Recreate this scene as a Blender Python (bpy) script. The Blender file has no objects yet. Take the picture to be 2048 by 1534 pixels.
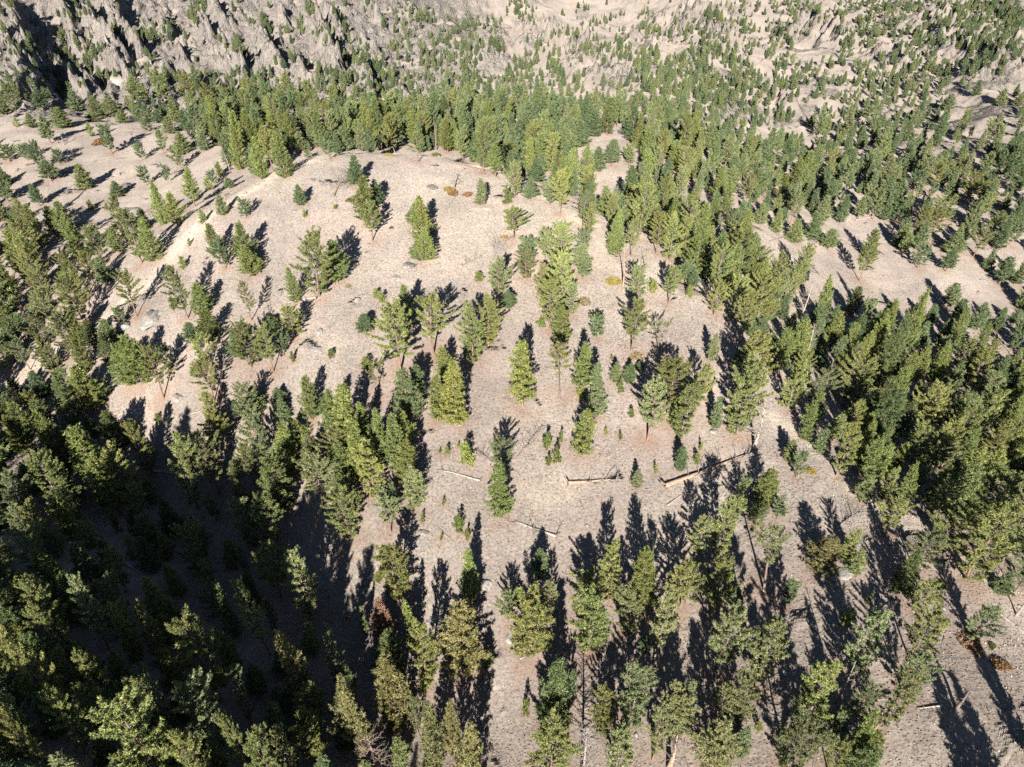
import bpy, math, random
import numpy as np
from mathutils import Vector, Matrix

# ------------------------------------------------------------------ camera, sky, sun, exposure
scn = bpy.context.scene
PITCH = math.radians(36.0)
F = 1366.0                       # focal length in pixels of a 2048 x 1534 frame
CP, SP = math.cos(PITCH), math.sin(PITCH)
cam_d = bpy.data.cameras.new('camera'); cam = bpy.data.objects.new('camera', cam_d)
scn.collection.objects.link(cam); scn.camera = cam
cam_d.sensor_width = 36.0; cam_d.lens = 36.0*F/2048.0
cam_d.clip_start = 1.0; cam_d.clip_end = 12000.0
cam.location = (0, 0, 0); cam.rotation_euler = (math.pi/2-PITCH, 0, 0)

SUN = Vector((-0.083, -0.950, 0.405)).normalized()      # towards the sun (behind the camera, low)
SUN_EL = math.asin(SUN.z)
SUN_AZ = math.atan2(SUN.x, SUN.y)
world = bpy.data.worlds.new('World'); scn.world = world; world.use_nodes = True
wn = world.node_tree; wn.nodes.clear()
wo = wn.nodes.new('ShaderNodeOutputWorld'); wb = wn.nodes.new('ShaderNodeBackground')
sk = wn.nodes.new('ShaderNodeTexSky'); sk.sky_type = 'NISHITA'; sk.sun_disc = False
sk.sun_elevation = SUN_EL; sk.sun_rotation = SUN_AZ; sk.altitude = 2600; sk.air_density = 1.0; sk.dust_density = 0.3
wb.inputs['Strength'].default_value = 0.05
wn.links.new(sk.outputs[0], wb.inputs['Color']); wn.links.new(wb.outputs[0], wo.inputs['Surface'])
ld = bpy.data.lights.new('sun', 'SUN'); ld.energy = 5.0; ld.angle = math.radians(0.5); ld.color = (1.0, 0.965, 0.91)
lo = bpy.data.objects.new('sun', ld); scn.collection.objects.link(lo)
lo.rotation_euler = SUN.to_track_quat('Z', 'Y').to_euler()
scn.view_settings.view_transform = 'Standard'; scn.view_settings.look = 'None'
scn.view_settings.gamma = 1.0; scn.view_settings.use_curve_mapping = False
scn.view_settings.exposure = 1.36
scn.render.engine = 'CYCLES'
scn.cycles.max_bounces = 4; scn.cycles.diffuse_bounces = 1; scn.cycles.glossy_bounces = 1
scn.cycles.transmission_bounces = 2; scn.cycles.volume_bounces = 0
scn.cycles.use_adaptive_sampling = True; scn.cycles.adaptive_threshold = 0.02
scn.cycles.use_denoising = False
scn.render.threads_mode = 'AUTO'

rnd = random.Random(7)
nr = np.random.default_rng(11)

# ------------------------------------------------------------------ small numpy noise
_perm = np.random.default_rng(3).permutation(256); _perm = np.concatenate([_perm, _perm, _perm])
_ga = np.random.default_rng(4).uniform(0, 2*np.pi, 256); _gx = np.cos(_ga); _gy = np.sin(_ga)
def perlin(x, y):
    xi = np.floor(x).astype(int); yi = np.floor(y).astype(int)
    xf = x-xi; yf = y-yi; xi &= 255; yi &= 255
    u = xf*xf*xf*(xf*(xf*6-15)+10); v = yf*yf*yf*(yf*(yf*6-15)+10)
    def g(ix, iy, dx, dy):
        h = _perm[_perm[ix & 255]+(iy & 255)]
        return _gx[h]*dx+_gy[h]*dy
    a = g(xi, yi, xf, yf); b = g(xi+1, yi, xf-1, yf); c = g(xi, yi+1, xf, yf-1); d = g(xi+1, yi+1, xf-1, yf-1)
    return ((a*(1-u)+b*u)*(1-v)+(c*(1-u)+d*u)*v)*1.5
def fbm(x, y, o=4, lac=2.03, gain=0.5):
    s = 0; a = 1.0
    for k in range(o):
        s = s+a*perlin(x+17.3*k, y-9.1*k); x = x*lac; y = y*lac; a *= gain
    return s
def ridged(x, y, o=4):
    s = 0; a = 1.0
    for k in range(o):
        s = s+a*(1-np.abs(perlin(x+31.7*k, y+5.9*k))*1.7); x = x*2.1; y = y*2.1; a *= 0.5
    return s/1.9
def smooth(a, b, x):
    t = np.clip((x-a)/(b-a), 0, 1); return t*t*(3-2*t)

# ------------------------------------------------------------------ terrain: heights surveyed along sight lines
def ray(u, v):
    a = (np.asarray(u, float)-1024.0)/F; b = (767.0-np.asarray(v, float))/F
    return a, CP+b*SP, -SP+b*CP
SURVEY = [
 # main knoll, middle
 (1024,1534,88),(1024,1230,97.6),(1024,1050,104),(1024,860,113.4),(1024,720,122),(1024,600,131),(1024,440,149),(1024,370,163),
 (850,307,178),(700,302,177),(930,325,175),(620,318,172),(560,335,168),(480,385,163),(400,440,158),(330,520,153),(250,600,150),(170,665,148),(90,720,146),(10,775,145),
 (700,400,157),(850,400,156),(850,600,132),(640,600,134),(500,600,138),(640,450,150),(400,700,130),(640,800,119),(850,800,117),(300,780,131),
 (400,880,124),(470,1000,120),(300,950,127),(640,1170,107),(640,1000,112),(850,1000,106),(850,1350,97),(950,1480,94),
 # right half of the knoll
 (1300,600,133),(1300,860,113),(1300,1050,104),(1300,1230,96),(1300,1534,84),(1500,1300,91),(1500,1000,106),(1600,1534,80),(2048,1534,76),(2010,1350,86),
 (1850,1200,93),(1750,1100,98),(1680,940,108),(1530,830,116),(1450,650,130),(1380,560,140),(1280,480,151),(1150,420,160),(1850,1050,103),(2040,1190,96),
 # east gully and slopes beyond it
 (1750,850,138),(1900,900,138),(2048,1000,128),(2048,800,172),(1800,700,172),(1600,700,150),(1600,620,170),(1700,600,198),(2048,600,222),(1700,540,214),
 (1900,540,220),(1500,480,190),(1700,430,255),(2048,430,262),(1400,380,215),(1550,300,300),(1750,300,345),(2048,300,340),(2048,200,430),(1700,150,520),(1700,0,760),
 (2048,0,640),(2048,90,560),(1400,0,860),(1400,100,600),(1400,200,420),(1300,250,320),(1240,320,225),(1200,260,262),(1330,330,235),
 # saddle forest behind the knoll
 (700,255,262),(500,225,340),(900,225,315),(1080,240,282),(600,230,320),(400,300,245),(500,310,222),(1050,205,330),
 # bench to the west
 (300,400,215),(200,300,258),(100,235,305),(0,240,300),(200,235,310),(450,270,260),(0,450,205),(100,550,178),(0,600,170),(0,350,240),(200,480,190),
 # crags and far slopes
 (100,150,490),(400,150,500),(700,150,520),(1000,150,540),(1000,60,800),(700,0,680),(400,0,620),(0,0,570),(0,100,490),(0,180,440),(1060,85,620),(1200,20,980),
 # shaded near slope and the ravine
 (0,1534,61),(0,1250,82),(0,1050,106),(50,930,128),(400,1534,78),(300,1250,92),(600,1400,92),(800,1534,90),(250,1010,121),(420,1080,114),(0,880,136),(620,1250,103),(150,1120,98)]
WPT = [(0,0,-97),(60,-10,-100),(-60,0,-54),(-20,10,-78),(0,-60,-78),(80,-90,-72),(-60,-90,-46),(140,0,-98),(200,60,-110),(-140,0,-60),(-200,60,-72),(-160,130,-86),(-250,150,-95),
 (-20,208,-72),(40,205,-80),(-70,195,-70),(0,225,-76),(-140,380,-128),(0,390,-128),(150,400,-125),(-300,380,-120),(-500,380,-110),(300,200,-85),(500,300,-70),(600,600,-60),
 (-700,700,-40),(-300,900,-25),(0,1250,-70),(400,1200,-60),(900,1000,10),(-900,1300,60),(0,1700,20),(900,1800,60),(-200,-200,20),(200,-250,-20),(160,120,-100),(-400,250,-95)]
_c = []
for u, v, D in SURVEY:
    a, b, c = ray(u, v); _c.append((a*D, b*D, c*D))
_c = np.array(_c+[tuple(map(float, w)) for w in WPT])
def _warp(x, y):                 # compress far distances so that the fit stays even
    r = np.hypot(x, y-60)+1e-6; k = np.log1p(r/80.0)*80.0/r
    return x*k, (y-60)*k
def _tps(d2): return 0.5*d2*np.log(d2+1e-9)
_wx, _wy = _warp(_c[:,0], _c[:,1]); _wx /= 60.0; _wy /= 60.0
_n = len(_c)
_K = _tps((_wx[:,None]-_wx[None])**2+(_wy[:,None]-_wy[None])**2)+np.eye(_n)*0.010
_P = np.stack([np.ones(_n), _wx, _wy], 1)
_A = np.block([[_K, _P],[_P.T, np.zeros((3,3))]])
_w = np.linalg.solve(_A, np.concatenate([_c[:,2], np.zeros(3)]))
def base_h(x, y):
    x = np.asarray(x, float); y = np.asarray(y, float); sh = x.shape
    X, Y = _warp(x.ravel(), y.ravel()); X /= 60.0; Y /= 60.0
    out = np.empty(X.shape)
    for s in range(0, len(X), 20000):
        e = s+20000
        d2 = (X[s:e,None]-_wx[None])**2+(Y[s:e,None]-_wy[None])**2
        out[s:e] = _tps(d2)@_w[:_n]+_w[_n]+_w[_n+1]*X[s:e]+_w[_n+2]*Y[s:e]
    return out.reshape(sh)
def project(x, y, z):
    d = y*CP-z*SP; b = y*SP+z*CP
    return 1024+F*x/d, 767-F*b/d, d
def _cast(u, v, fn, n=260):
    u = np.atleast_1d(np.asarray(u, float)); v = np.atleast_1d(np.asarray(v, float))
    a, b, c = ray(u, v); ts = np.geomspace(35, 2200, n)
    D = np.full(u.shape, 2200.0); prev = np.full(u.shape, 35.0); act = np.arange(len(u))
    for t in ts:
        if not len(act): break
        below = c[act]*t < fn(a[act]*t, b[act]*t)
        hit = act[below]
        if len(hit):
            lo_ = prev[hit].copy(); hi_ = np.full(len(hit), t)
            for _ in range(9):
                m = (lo_+hi_)/2; bl = c[hit]*m < fn(a[hit]*m, b[hit]*m)
                hi_ = np.where(bl, m, hi_); lo_ = np.where(bl, lo_, m)
            D[hit] = (lo_+hi_)/2
        act = act[~below]; prev[act] = t
    return a*D, b*D, c*D, D
def crag_mask(x, y):
    m = smooth(395, 460, y)*(1-smooth(-40, 60, x+0.10*(y-450)))
    return m
# ribs and spurs of the far slopes: line along the crest, height, width of the sunny and of the steep side, metres
RIBS = [([(25,5),(42,50),(52,100),(72,150),(105,195)],13,40,6),([(118,0),(135,30),(150,70),(160,100)],14,10,6),([(165,10),(195,55),(230,100),(268,140)],12,22,5),([(205,0),(232,35),(258,75)],12,14,4),
 ([(258,60),(272,90),(298,118)],12,12,3),([(60,105),(88,135),(125,150)],9,10,4),([(95,115),(140,140),(172,178)],10,12,4),([(135,118),(165,140),(185,170)],8,9,4),([(215,95),(235,125),(255,150)],10,9,4),([(282,20),(300,45),(318,62)],8,9,3),
 ([(320,30),(333,55),(345,72)],9,12,3),([(425,0),(438,30),(452,58)],9,12,3),([(405,40),(412,58),(424,76)],10,12,3),([(445,100),(470,125),(492,150)],11,14,4),([(420,95),(432,115),(450,135)],6,8,3),([(350,85),(365,110),(378,130)],6,9,3),
 ([(510,60),(545,104),(575,150)],8,16,3),([(628,15),(648,68),(668,118),(692,168)],13,16,3.5),([(655,0),(674,52),(690,90)],9,10,3),([(640,85),(660,140),(680,175)],6,8,2.5),([(738,0),(752,26),(768,52)],8,9,3),([(725,125),(740,160),(747,185)],9,12,3),([(798,162),(822,196)],6,10,3),([(705,70),(735,95),(760,108)],5,9,3),([(818,0),(832,28)],6,9,3),([(590,95),(600,130),(612,160)],6,9,3),([(560,10),(575,40)],7,9,3),
 ([(1035,62),(1075,78),(1110,97),(1165,122),(1222,146),(1290,186)],15,42,26),([(1150,70),(1195,50),(1250,26)],10,20,30),([(1000,60),(985,100),(960,140)],8,30,20),([(1345,20),(1390,45),(1430,90),(1480,130)],14,50,40),([(1590,60),(1640,72),(1705,102)],13,30,22),([(1725,112),(1790,124),(1820,140)],8,20,16),
 ([(1525,188),(1560,215),(1590,245)],9,24,16),([(1860,30),(1900,70),(1930,130)],12,40,60),([(2048,95),(2000,130),(1960,170)],12,30,30),([(1240,75),(1300,100),(1330,130)],8,20,20)]
_ribw = []
for _i, (_l, _h, _wl, _wr) in enumerate(RIBS):
    if _i < 26: _h, _wr = _h*1.55, _wr*1.25
    else: _h *= 1.5
    _u = np.array([q[0] for q in _l], float); _v = np.array([q[1] for q in _l], float)
    _X, _Y, _Z, _D = _cast(_u, _v, base_h, 200); _ribw.append((_X, _Y, _h, _wl, _wr))
def ribs(x, y):
    out = np.zeros(x.shape); sel = np.where(y.ravel() > 330)[0]
    if not len(sel): return out
    X = x.ravel()[sel]; Y = y.ravel()[sel]; o = np.zeros(len(sel))
    j1 = 3.2*fbm(X/17, Y/17, 4); j2 = 0.75+0.55*fbm(X/9+3, Y/9, 3); fine = 0.5*fbm(X/4, Y/4, 2)
    for PX, PY, h, wl, wr in _ribw:
        wm = max(wl, wr)*1.3+12
        q = np.where((X > PX.min()-wm) & (X < PX.max()+wm) & (Y > PY.min()-wm) & (Y < PY.max()+wm))[0]
        if not len(q): continue
        x_, y_ = X[q], Y[q]; best = np.full(len(q), 1e9); sd = np.zeros(len(q)); al = np.zeros(len(q)); n = len(PX)-1
        for k in range(n):
            ax, ay = PX[k], PY[k]; dx, dy = PX[k+1]-ax, PY[k+1]-ay; L2 = dx*dx+dy*dy+1e-9
            t = np.clip(((x_-ax)*dx+(y_-ay)*dy)/L2, 0, 1); ex, ey = x_-ax-t*dx, y_-ay-t*dy; d = np.hypot(ex, ey)
            # which side: positive towards +x / away from the sun
            s = np.sign(dy*ex-dx*ey)*(1 if dy < 0 else -1)*-1
            u = d < best; best = np.where(u, d, best); sd = np.where(u, s, sd); al = np.where(u, (k+t)/n, al)
        d = best*sd+j1[q]*min(1.0, wl/14.0); end = smooth(0, .18, al)*(1-smooth(.82, 1, al))
        prof = np.where(d < 0, np.clip(1+d/wl, 0, 1)**1.25, np.clip(1-d/wr, 0, 1))
        o[q] = np.maximum(o[q], h*prof*(0.25+0.75*end)*np.clip(j2[q]+fine[q]*0.5, .3, 1.5))
    out.ravel()[sel] = o
    return out
def height(x, y):
    x = np.asarray(x, float); y = np.asarray(y, float)
    z = base_h(x, y)
    far = smooth(200, 420, y)
    z = z+0.9*fbm(x/26, y/26, 3)*(1-far*0.2)+0.16*fbm(x/4.0, y/4.0, 3)
    # erosion spurs and gullies on the far slopes
    vf = smooth(380, 560, y)
    z = z+far*((6.0+5.0*vf)*(ridged(x/120+3.1, y/170, 3)-0.6)+2.6*fbm(x/30, y/30, 4)+1.0*(ridged(x/26+.35*y/26, y/60, 3)-.6))
    z = z+ribs(x, y)
    # crags: ribs of rock running down towards the right, each with a steep right-hand face
    m = crag_mask(x, y)
    q = x*0.94+y*0.35; p = -x*0.35+y*0.94
    wob = 9*fbm(x/55+2, y/55, 3)
    def saw(per, ph, sharp):
        s = ((q+wob)/per+ph) % 1.0
        return np.where(s < sharp, s/sharp, (1-s)/(1-sharp))-0.5
    a1 = np.clip(0.55+1.3*fbm(q/60+9.2, p/70+1.4, 2), 0, 1.6); a2 = np.clip(0.4+1.6*fbm(q/25+4, p/30, 2), 0, 1.5)
    z = z+m*(4.5*a1*saw(41.0, .13, .90)+3.2*a2*saw(13.3, .5, .84)+2.6*(ridged(q/7.5, p/40, 3)-.6)+3.2*(ridged(q/5.2+7, p/21, 2)-.6)*smooth(-.1, .4, fbm(x/40, y/40+5, 2))+.6*fbm(q/2.6, p/7, 2)+2.2*(ridged(q/19, p/44, 3)-.6))
    qc = q+6*fbm(p/25, q/60, 2)
    hol = np.where(qc < -127, smooth(-131, -127, qc), 1-smooth(-127, -48, qc))*smooth(455, 500, y)*(1-smooth(610, 680, y))
    z = z-7*hol
    return z

# ------------------------------------------------------------------ helpers
C = scn.collection
def link(o, parent=None):
    C.objects.link(o)
    if parent is not None: o.parent = parent
    return o
def mesh_np(name, co, faces, mats=(), smooth_sh=False):
    me = bpy.data.meshes.new(name)
    co = np.asarray(co, np.float32); faces = np.asarray(faces, np.int32); k = faces.shape[1]
    me.vertices.add(len(co)); me.vertices.foreach_set('co', co.ravel())
    me.loops.add(faces.size); me.loops.foreach_set('vertex_index', faces.ravel())
    me.polygons.add(len(faces)); me.polygons.foreach_set('loop_start', np.arange(len(faces), dtype=np.int32)*k)
    me.polygons.foreach_set('loop_total', np.full(len(faces), k, np.int32))
    if smooth_sh: me.polygons.foreach_set('use_smooth', np.ones(len(faces), bool))
    for m in mats: me.materials.append(m)
    me.update(calc_edges=True); me.validate()
    return me
def add_attr(me, name, vals):
    at = me.attributes.new(name, 'FLOAT', 'POINT'); at.data.foreach_set('value', np.asarray(vals, np.float32))
def add_col(me, name, cols):
    at = me.attributes.new(name, 'FLOAT_COLOR', 'POINT'); c = np.ones((len(cols), 4), np.float32); c[:,:3] = cols
    at.data.foreach_set('color', c.ravel())
class Nodes:
    def __init__(s, name):
        s.m = bpy.data.materials.new(name); s.m.use_nodes = True; s.t = s.m.node_tree; s.t.nodes.clear()
        s.out = s.t.nodes.new('ShaderNodeOutputMaterial')
    def n(s, typ, ins=None, **kw):
        x = s.t.nodes.new(typ)
        for k, v in kw.items(): setattr(x, k, v)
        for k, v in (ins or {}).items():
            if isinstance(v, bpy.types.NodeSocket): s.t.links.new(v, x.inputs[k])
            else: x.inputs[k].default_value = v
        return x
    def ramp(s, fac, stops):
        x = s.t.nodes.new('ShaderNodeValToRGB'); s.t.links.new(fac, x.inputs[0])
        e = x.color_ramp.elements
        while len(e) < len(stops): e.new(0.5)
        for el, (p, c) in zip(e, stops):
            el.position = p; el.color = (*c, 1) if len(c) == 3 else c
        return x.outputs[0]
    def mix(s, f, a, b, mode='MIX'):
        x = s.t.nodes.new('ShaderNodeMix'); x.data_type = 'RGBA'; x.blend_type = mode
        for k, v in ((0, f), (6, a), (7, b)):
            if isinstance(v, bpy.types.NodeSocket): s.t.links.new(v, x.inputs[k])
            else: x.inputs[k].default_value = v if k == 0 else (*v, 1)
        return x.outputs[2]
    def math(s, op, a, b=0.0, c=None):
        x = s.t.nodes.new('ShaderNodeMath'); x.operation = op
        for k, v in enumerate((a, b) if c is None else (a, b, c)):
            if isinstance(v, bpy.types.NodeSocket): s.t.links.new(v, x.inputs[k])
            else: x.inputs[k].default_value = v
        return x.outputs[0]
    def link(s, a, b): s.t.links.new(a, b)
def g3(v): return (v, v, v)

# ------------------------------------------------------------------ survey of the trees
# tile origin, then per tree: base x, base y, top y, width, look      (tile units of 0.3418 px of the 2048 px frame)
# looks: p round pine, o open round pine, c conical, g grey-green, y yellow-green, b golden brown, d dark, s sapling
TILES = {
(0,0): """100 665 500 110 p;250 645 530 90 p;455 655 520 90 p;30 670 560 90 c;375 745 630 140 b;105 740 690 45 s;190 745 660 70 c;300 840 680 80 p;540 795 720 50 s
570 710 600 110 c;655 900 740 110 o;720 720 640 110 p;660 680 560 120 b;870 770 700 90 o;940 720 640 80 c;835 935 840 70 g;960 900 770 70 o;1075 900 770 110 p;1060 985 870 90 p;1160 790 620 90 p
1200 880 770 80 c;1320 850 780 60 c;1410 990 730 110 c;1480 920 640 120 c;1540 1045 800 100 c;1640 900 760 100 p;1760 880 770 90 c;1290 1030 950 60 s;245 985 840 90 p;300 1060 940 110 g;350 960 880 70 p
60 950 850 120 p;165 940 850 100 p;40 1080 990 90 p;50 1180 1030 100 p;500 1105 960 110 p;690 1148 1060 90 p;860 1085 980 90 g;985 1070 970 50 g;1140 1205 980 110 c;1225 1110 1040 60 s;1255 1080 1000 60 o
960 1310 1060 110 c;1040 1320 1130 130 c;235 1205 1080 70 y;540 1225 1170 50 s;630 1230 1190 35 s;1305 1260 1140 75 c;1190 1300 1225 50 s;1440 1278 1170 80 p;1110 1435 1395 30 s;1345 1105 1040 60 p;1290 1500 1310 110 c
1445 1550 1305 140 c;1762 1200 1080 75 c;1785 1270 1225 30 s;1960 1222 1195 28 s;745 1425 1150 100 p;215 1400 1210 130 g;330 1390 1210 110 c;480 1500 1250 130 c;110 1490 1330 120 c;830 1540 1230 130 p;905 1520 1270 150 c;600 1530 1330 150 p
700 1480 1330 120 c;110 1310 1230 80 p;30 1290 1180 90 c;850 1330 1220 80 b;1440 1420 1380 35 s;1000 780 680 90 p;1100 760 640 90 c;560 640 560 70 c;1720 860 660 100 c;1850 860 640 100 g;1620 760 560 110 p;1490 640 470 120 p
1350 700 520 110 p;1240 690 500 110 p;1120 620 450 120 p;960 600 430 110 p;820 620 450 110 p;880 740 620 90 p;1260 760 560 90 c;1560 640 460 100 d;1700 640 450 110 p;1840 680 480 110 p;1960 700 500 100 c;1160 520 380 70 d;1930 930 790 90 y;1800 930 880 60 y;1690 990 930 70 y""",
(680,0): """95 1080 910 100 y;150 1290 1030 130 c;190 1410 1180 110 y;215 1200 1050 80 c;480 1400 1145 130 c;510 1521 1330 120 c;450 1300 1190 110 p;455 945 780 120 p;460 1510 1400 110 y;825 1195 1045 70 c;978 1190 1090 55 s;1020 1160 960 110 g;1110 1155 1040 90 p
1020 1395 1225 160 y;1100 1521 1400 130 g;1200 1521 1350 100 p;1300 1521 1320 160 p;1420 1521 1345 110 g;1590 970 815 90 p;1690 965 850 80 o;1450 910 835 35 s;1700 1290 1090 100 y;1450 1400 1200 80 y;1420 1330 1130 110 g;1290 1260 1000 120 p
1230 1200 1060 90 g;1140 1060 930 90 g;990 1020 840 130 p;1090 1000 860 110 p;900 960 800 110 y;800 950 780 110 d;720 940 760 80 g;330 870 720 100 p;110 860 700 110 c;30 880 740 110 c;200 890 780 60 y;620 870 700 100 c;540 800 620 90 p;440 850 640 100 c
1150 980 780 100 c;1230 960 800 90 c;1340 930 780 100 p;1400 860 700 100 p;1500 1000 860 90 c;1540 1260 1090 90 c;1610 1290 1130 90 y;1750 1180 960 90 g;1780 1060 870 110 c;1770 1330 1120 110 d;1850 1480 1260 130 y;1930 1521 1290 150 p;1600 1480 1250 120 c;1700 1500 1290 110 y
1950 1380 1150 100 c;1880 1250 1040 110 p;1800 880 700 90 p;1700 830 620 110 d;1560 790 570 110 d;1620 740 560 90 g;1480 800 640 90 c;1350 700 540 90 c;1260 720 560 90 p;1150 720 540 100 c;1040 660 500 90 c;960 680 520 100 p;850 700 540 90 p;760 640 480 90 c;690 700 530 110 p
620 640 480 90 g;560 700 540 100 d;420 720 560 100 c;300 720 560 110 p;200 700 540 110 p;90 720 560 100 d;1050 860 700 90 c;950 840 690 90 p;870 820 690 90 p;1240 860 700 80 c;1330 850 690 80 p;1130 860 700 80 c;1980 1190 980 90 g;1960 1000 820 90 c;1880 960 770 90 p""",
(1348,0): """595 1365 1210 80 o;1110 1240 1080 100 p;1000 1130 960 100 g;500 1310 1180 90 c;900 1200 1040 90 c;1130 1521 1330 120 c;1330 1450 1290 110 p;1420 1400 1210 120 p;1300 1300 1170 120 p;700 1130 900 120 c;650 980 800 130 d;760 1050 870 120 c;880 1080 860 110 y;1000 1000 860 110 c;1120 1020 870 110 g
500 1000 800 100 y;420 1010 780 100 p;330 1080 900 100 c;250 1180 960 110 c;140 1140 960 60 g;60 1080 850 110 y;40 920 640 110 y;110 860 630 100 c;200 880 700 100 c;300 960 780 100 p;400 740 620 50 s;840 810 640 80 g;880 790 670 60 c;1010 790 620 70 c;1140 760 620 100 p;1250 740 700 70 d
290 1260 1060 110 c;220 1350 1150 120 c;100 1330 1120 110 c;60 1521 1250 120 p;180 1521 1330 130 p;330 1521 1300 130 y;450 1521 1360 130 c;700 1420 1270 120 c;800 1400 1230 110 c;860 1300 1130 100 c;620 1200 1010 110 c;530 1160 1000 100 p;420 1200 1000 110 g;380 1330 1160 110 c;900 1460 1330 110 p
1500 1130 940 130 p;1600 1060 960 140 p;1700 1180 1000 150 y;1800 1230 1060 130 p;1900 1060 900 130 g;1990 1130 960 120 d;1480 1400 1200 150 p;1560 1300 1140 140 p;1850 1400 1240 150 p;1750 1500 1330 150 g;1960 1430 1280 140 p;1620 1480 1350 140 c;2030 1300 1150 110 c;1400 1130 1000 130 p;1230 1080 920 130 c;1300 1180 1040 110 d
1200 960 780 110 p;1520 860 680 80 c;1840 840 680 90 p;1990 880 760 90 c;1690 760 640 80 p;1590 660 540 80 p;1900 620 510 70 d;1760 560 460 60 p;2010 620 540 70 d;1350 820 700 80 c;1420 720 580 80 c;1560 970 870 80 d;1490 940 900 40 s;1450 1060 900 110 y""",
(0,500): """800 390 130 160 p;720 445 340 100 p;1100 400 90 150 p;1190 380 190 140 c;1020 345 270 50 s;1075 105 35 60 s;1320 110 -60 110 p;1480 145 -25 150 c;1868 270 -110 230 p;1975 190 -70 190 c;1470 415 190 120 o;1735 300 85 95 c;1470 690 430 220 p;1600 715 450 160 p
1725 515 330 180 y;1590 470 385 120 c;1718 650 585 40 s;1940 622 575 55 s;1240 520 340 150 c;1230 730 500 170 y;1255 890 640 190 y;835 780 480 190 c;765 790 540 180 c;958 870 560 190 o;650 640 470 120 d;430 610 370 180 g;560 560 400 130 d;660 560 400 110 p;560 930 670 230 c;270 560 380 170 g
140 530 390 150 p;895 1330 980 130 p;1160 1515 1060 170 p;710 1150 920 150 d;400 1290 890 190 c;650 1420 1000 230 c;380 1530 1200 230 p;160 1100 880 160 c;310 1060 880 150 p;1290 1190 940 180 y;1290 1430 1080 240 g;1480 1060 780 150 g;1830 1000 740 150 c;1970 1100 800 170 c;1560 1310 950 190 g
1700 1300 1010 190 c;1490 1370 1140 160 p;1850 1310 1080 190 b;1650 1530 1190 240 p;1890 1510 1210 250 g;1450 1540 1330 150 b;1670 1000 860 110 c;1890 940 860 120 c;1990 1280 1050 200 p;1760 1140 980 160 p;1260 1060 830 120 y;1400 980 880 70 y;120 130 -60 110 c;210 260 40 120 g;310 330 80 130 g;420 230 20 130 p;560 220 20 120 p;620 190 40 110 c
340 460 220 130 g;250 390 230 110 p;130 330 150 120 p;60 460 250 130 d;500 310 120 120 p;180 700 520 130 g;60 700 520 160 p;330 720 560 140 g;420 860 700 150 p;130 900 740 110 d;500 870 720 150 p;40 960 780 130 c;260 860 700 120 p;1130 730 680 45 s;930 1000 955 55 s;560 1090 960 90 d;240 1010 840 130 p;60 1180 1010 170 c;460 1490 1260 170 d;220 1400 1230 170 c
1400 620 470 120 c;1560 620 500 110 d;1660 620 470 110 p;300 700 480 100 c;480 540 330 130 c;1140 560 420 110 p;20 580 430 100 c;100 620 450 110 g;800 680 560 110 d;1000 700 560 110 g;1380 1330 1230 90 p;1510 930 790 140 c;1640 900 800 90 c""",
(680,500): """212 275 225 42 s;247 305 240 42 s;395 440 205 120 c;355 712 340 230 p;548 610 280 200 p;780 650 340 150 p;868 560 290 130 p;215 860 640 180 o;150 490 375 90 p;155 690 625 70 s;685 1010 640 180 Y;570 1005 735 130 c;625 770 565 120 c;410 980 690 170 G;455 880 670 110 d;1068 910 545 180 c
925 320 55 140 g;985 330 235 85 c;810 178 125 60 s;1088 165 0 140 g;1225 465 190 150 p;1190 260 75 110 b;1290 350 20 150 y;1350 380 210 110 g;1297 545 325 120 c;1415 110 -40 140 g;1285 865 575 150 o;1405 835 550 130 c;1497 970 670 110 G;1612 770 660 65 c;1690 770 665 68 c;1640 832 755 42 s;1408 1200 925 150 Y
1207 1160 1075 58 s;1266 1240 1155 55 s;1222 1256 1205 38 s;1290 1122 1060 30 s;1556 1076 1040 22 s;1641 1106 1070 25 s;1702 972 925 44 s;1733 1388 1285 62 c;1847 1302 1255 26 s;1742 302 100 125 g;1828 242 172 55 s;1922 315 100 115 p;1503 520 390 95 g;1705 590 305 160 p;1860 590 430 135 o;1915 975 680 250 p;1800 1110 780 200 g;1985 1110 790 140 p
1985 1275 1150 68 Y;750 1250 1130 90 s;630 1190 1145 38 s;583 1186 1160 18 s;605 1482 1450 25 s;930 1340 1130 160 g;950 1540 1240 150 c;60 1190 805 150 Y;160 1160 890 120 c;240 1240 930 120 c;345 1290 960 130 c;205 1430 1145 150 y;400 1370 1130 150 c;440 1490 1250 130 G;50 1521 1350 200 p;310 1545 1400 130 g;20 1350 1130 150 c
120 1340 1000 130 c;1410 860 800 60 s;695 1150 1125 20 s;1750 700 650 50 d;1420 170 60 100 p;2020 190 60 100 p;1250 200 30 130 y;380 1160 940 140 c;1590 640 620 18 s;1180 440 400 70 s;1960 1040 870 120 c""",
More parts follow.
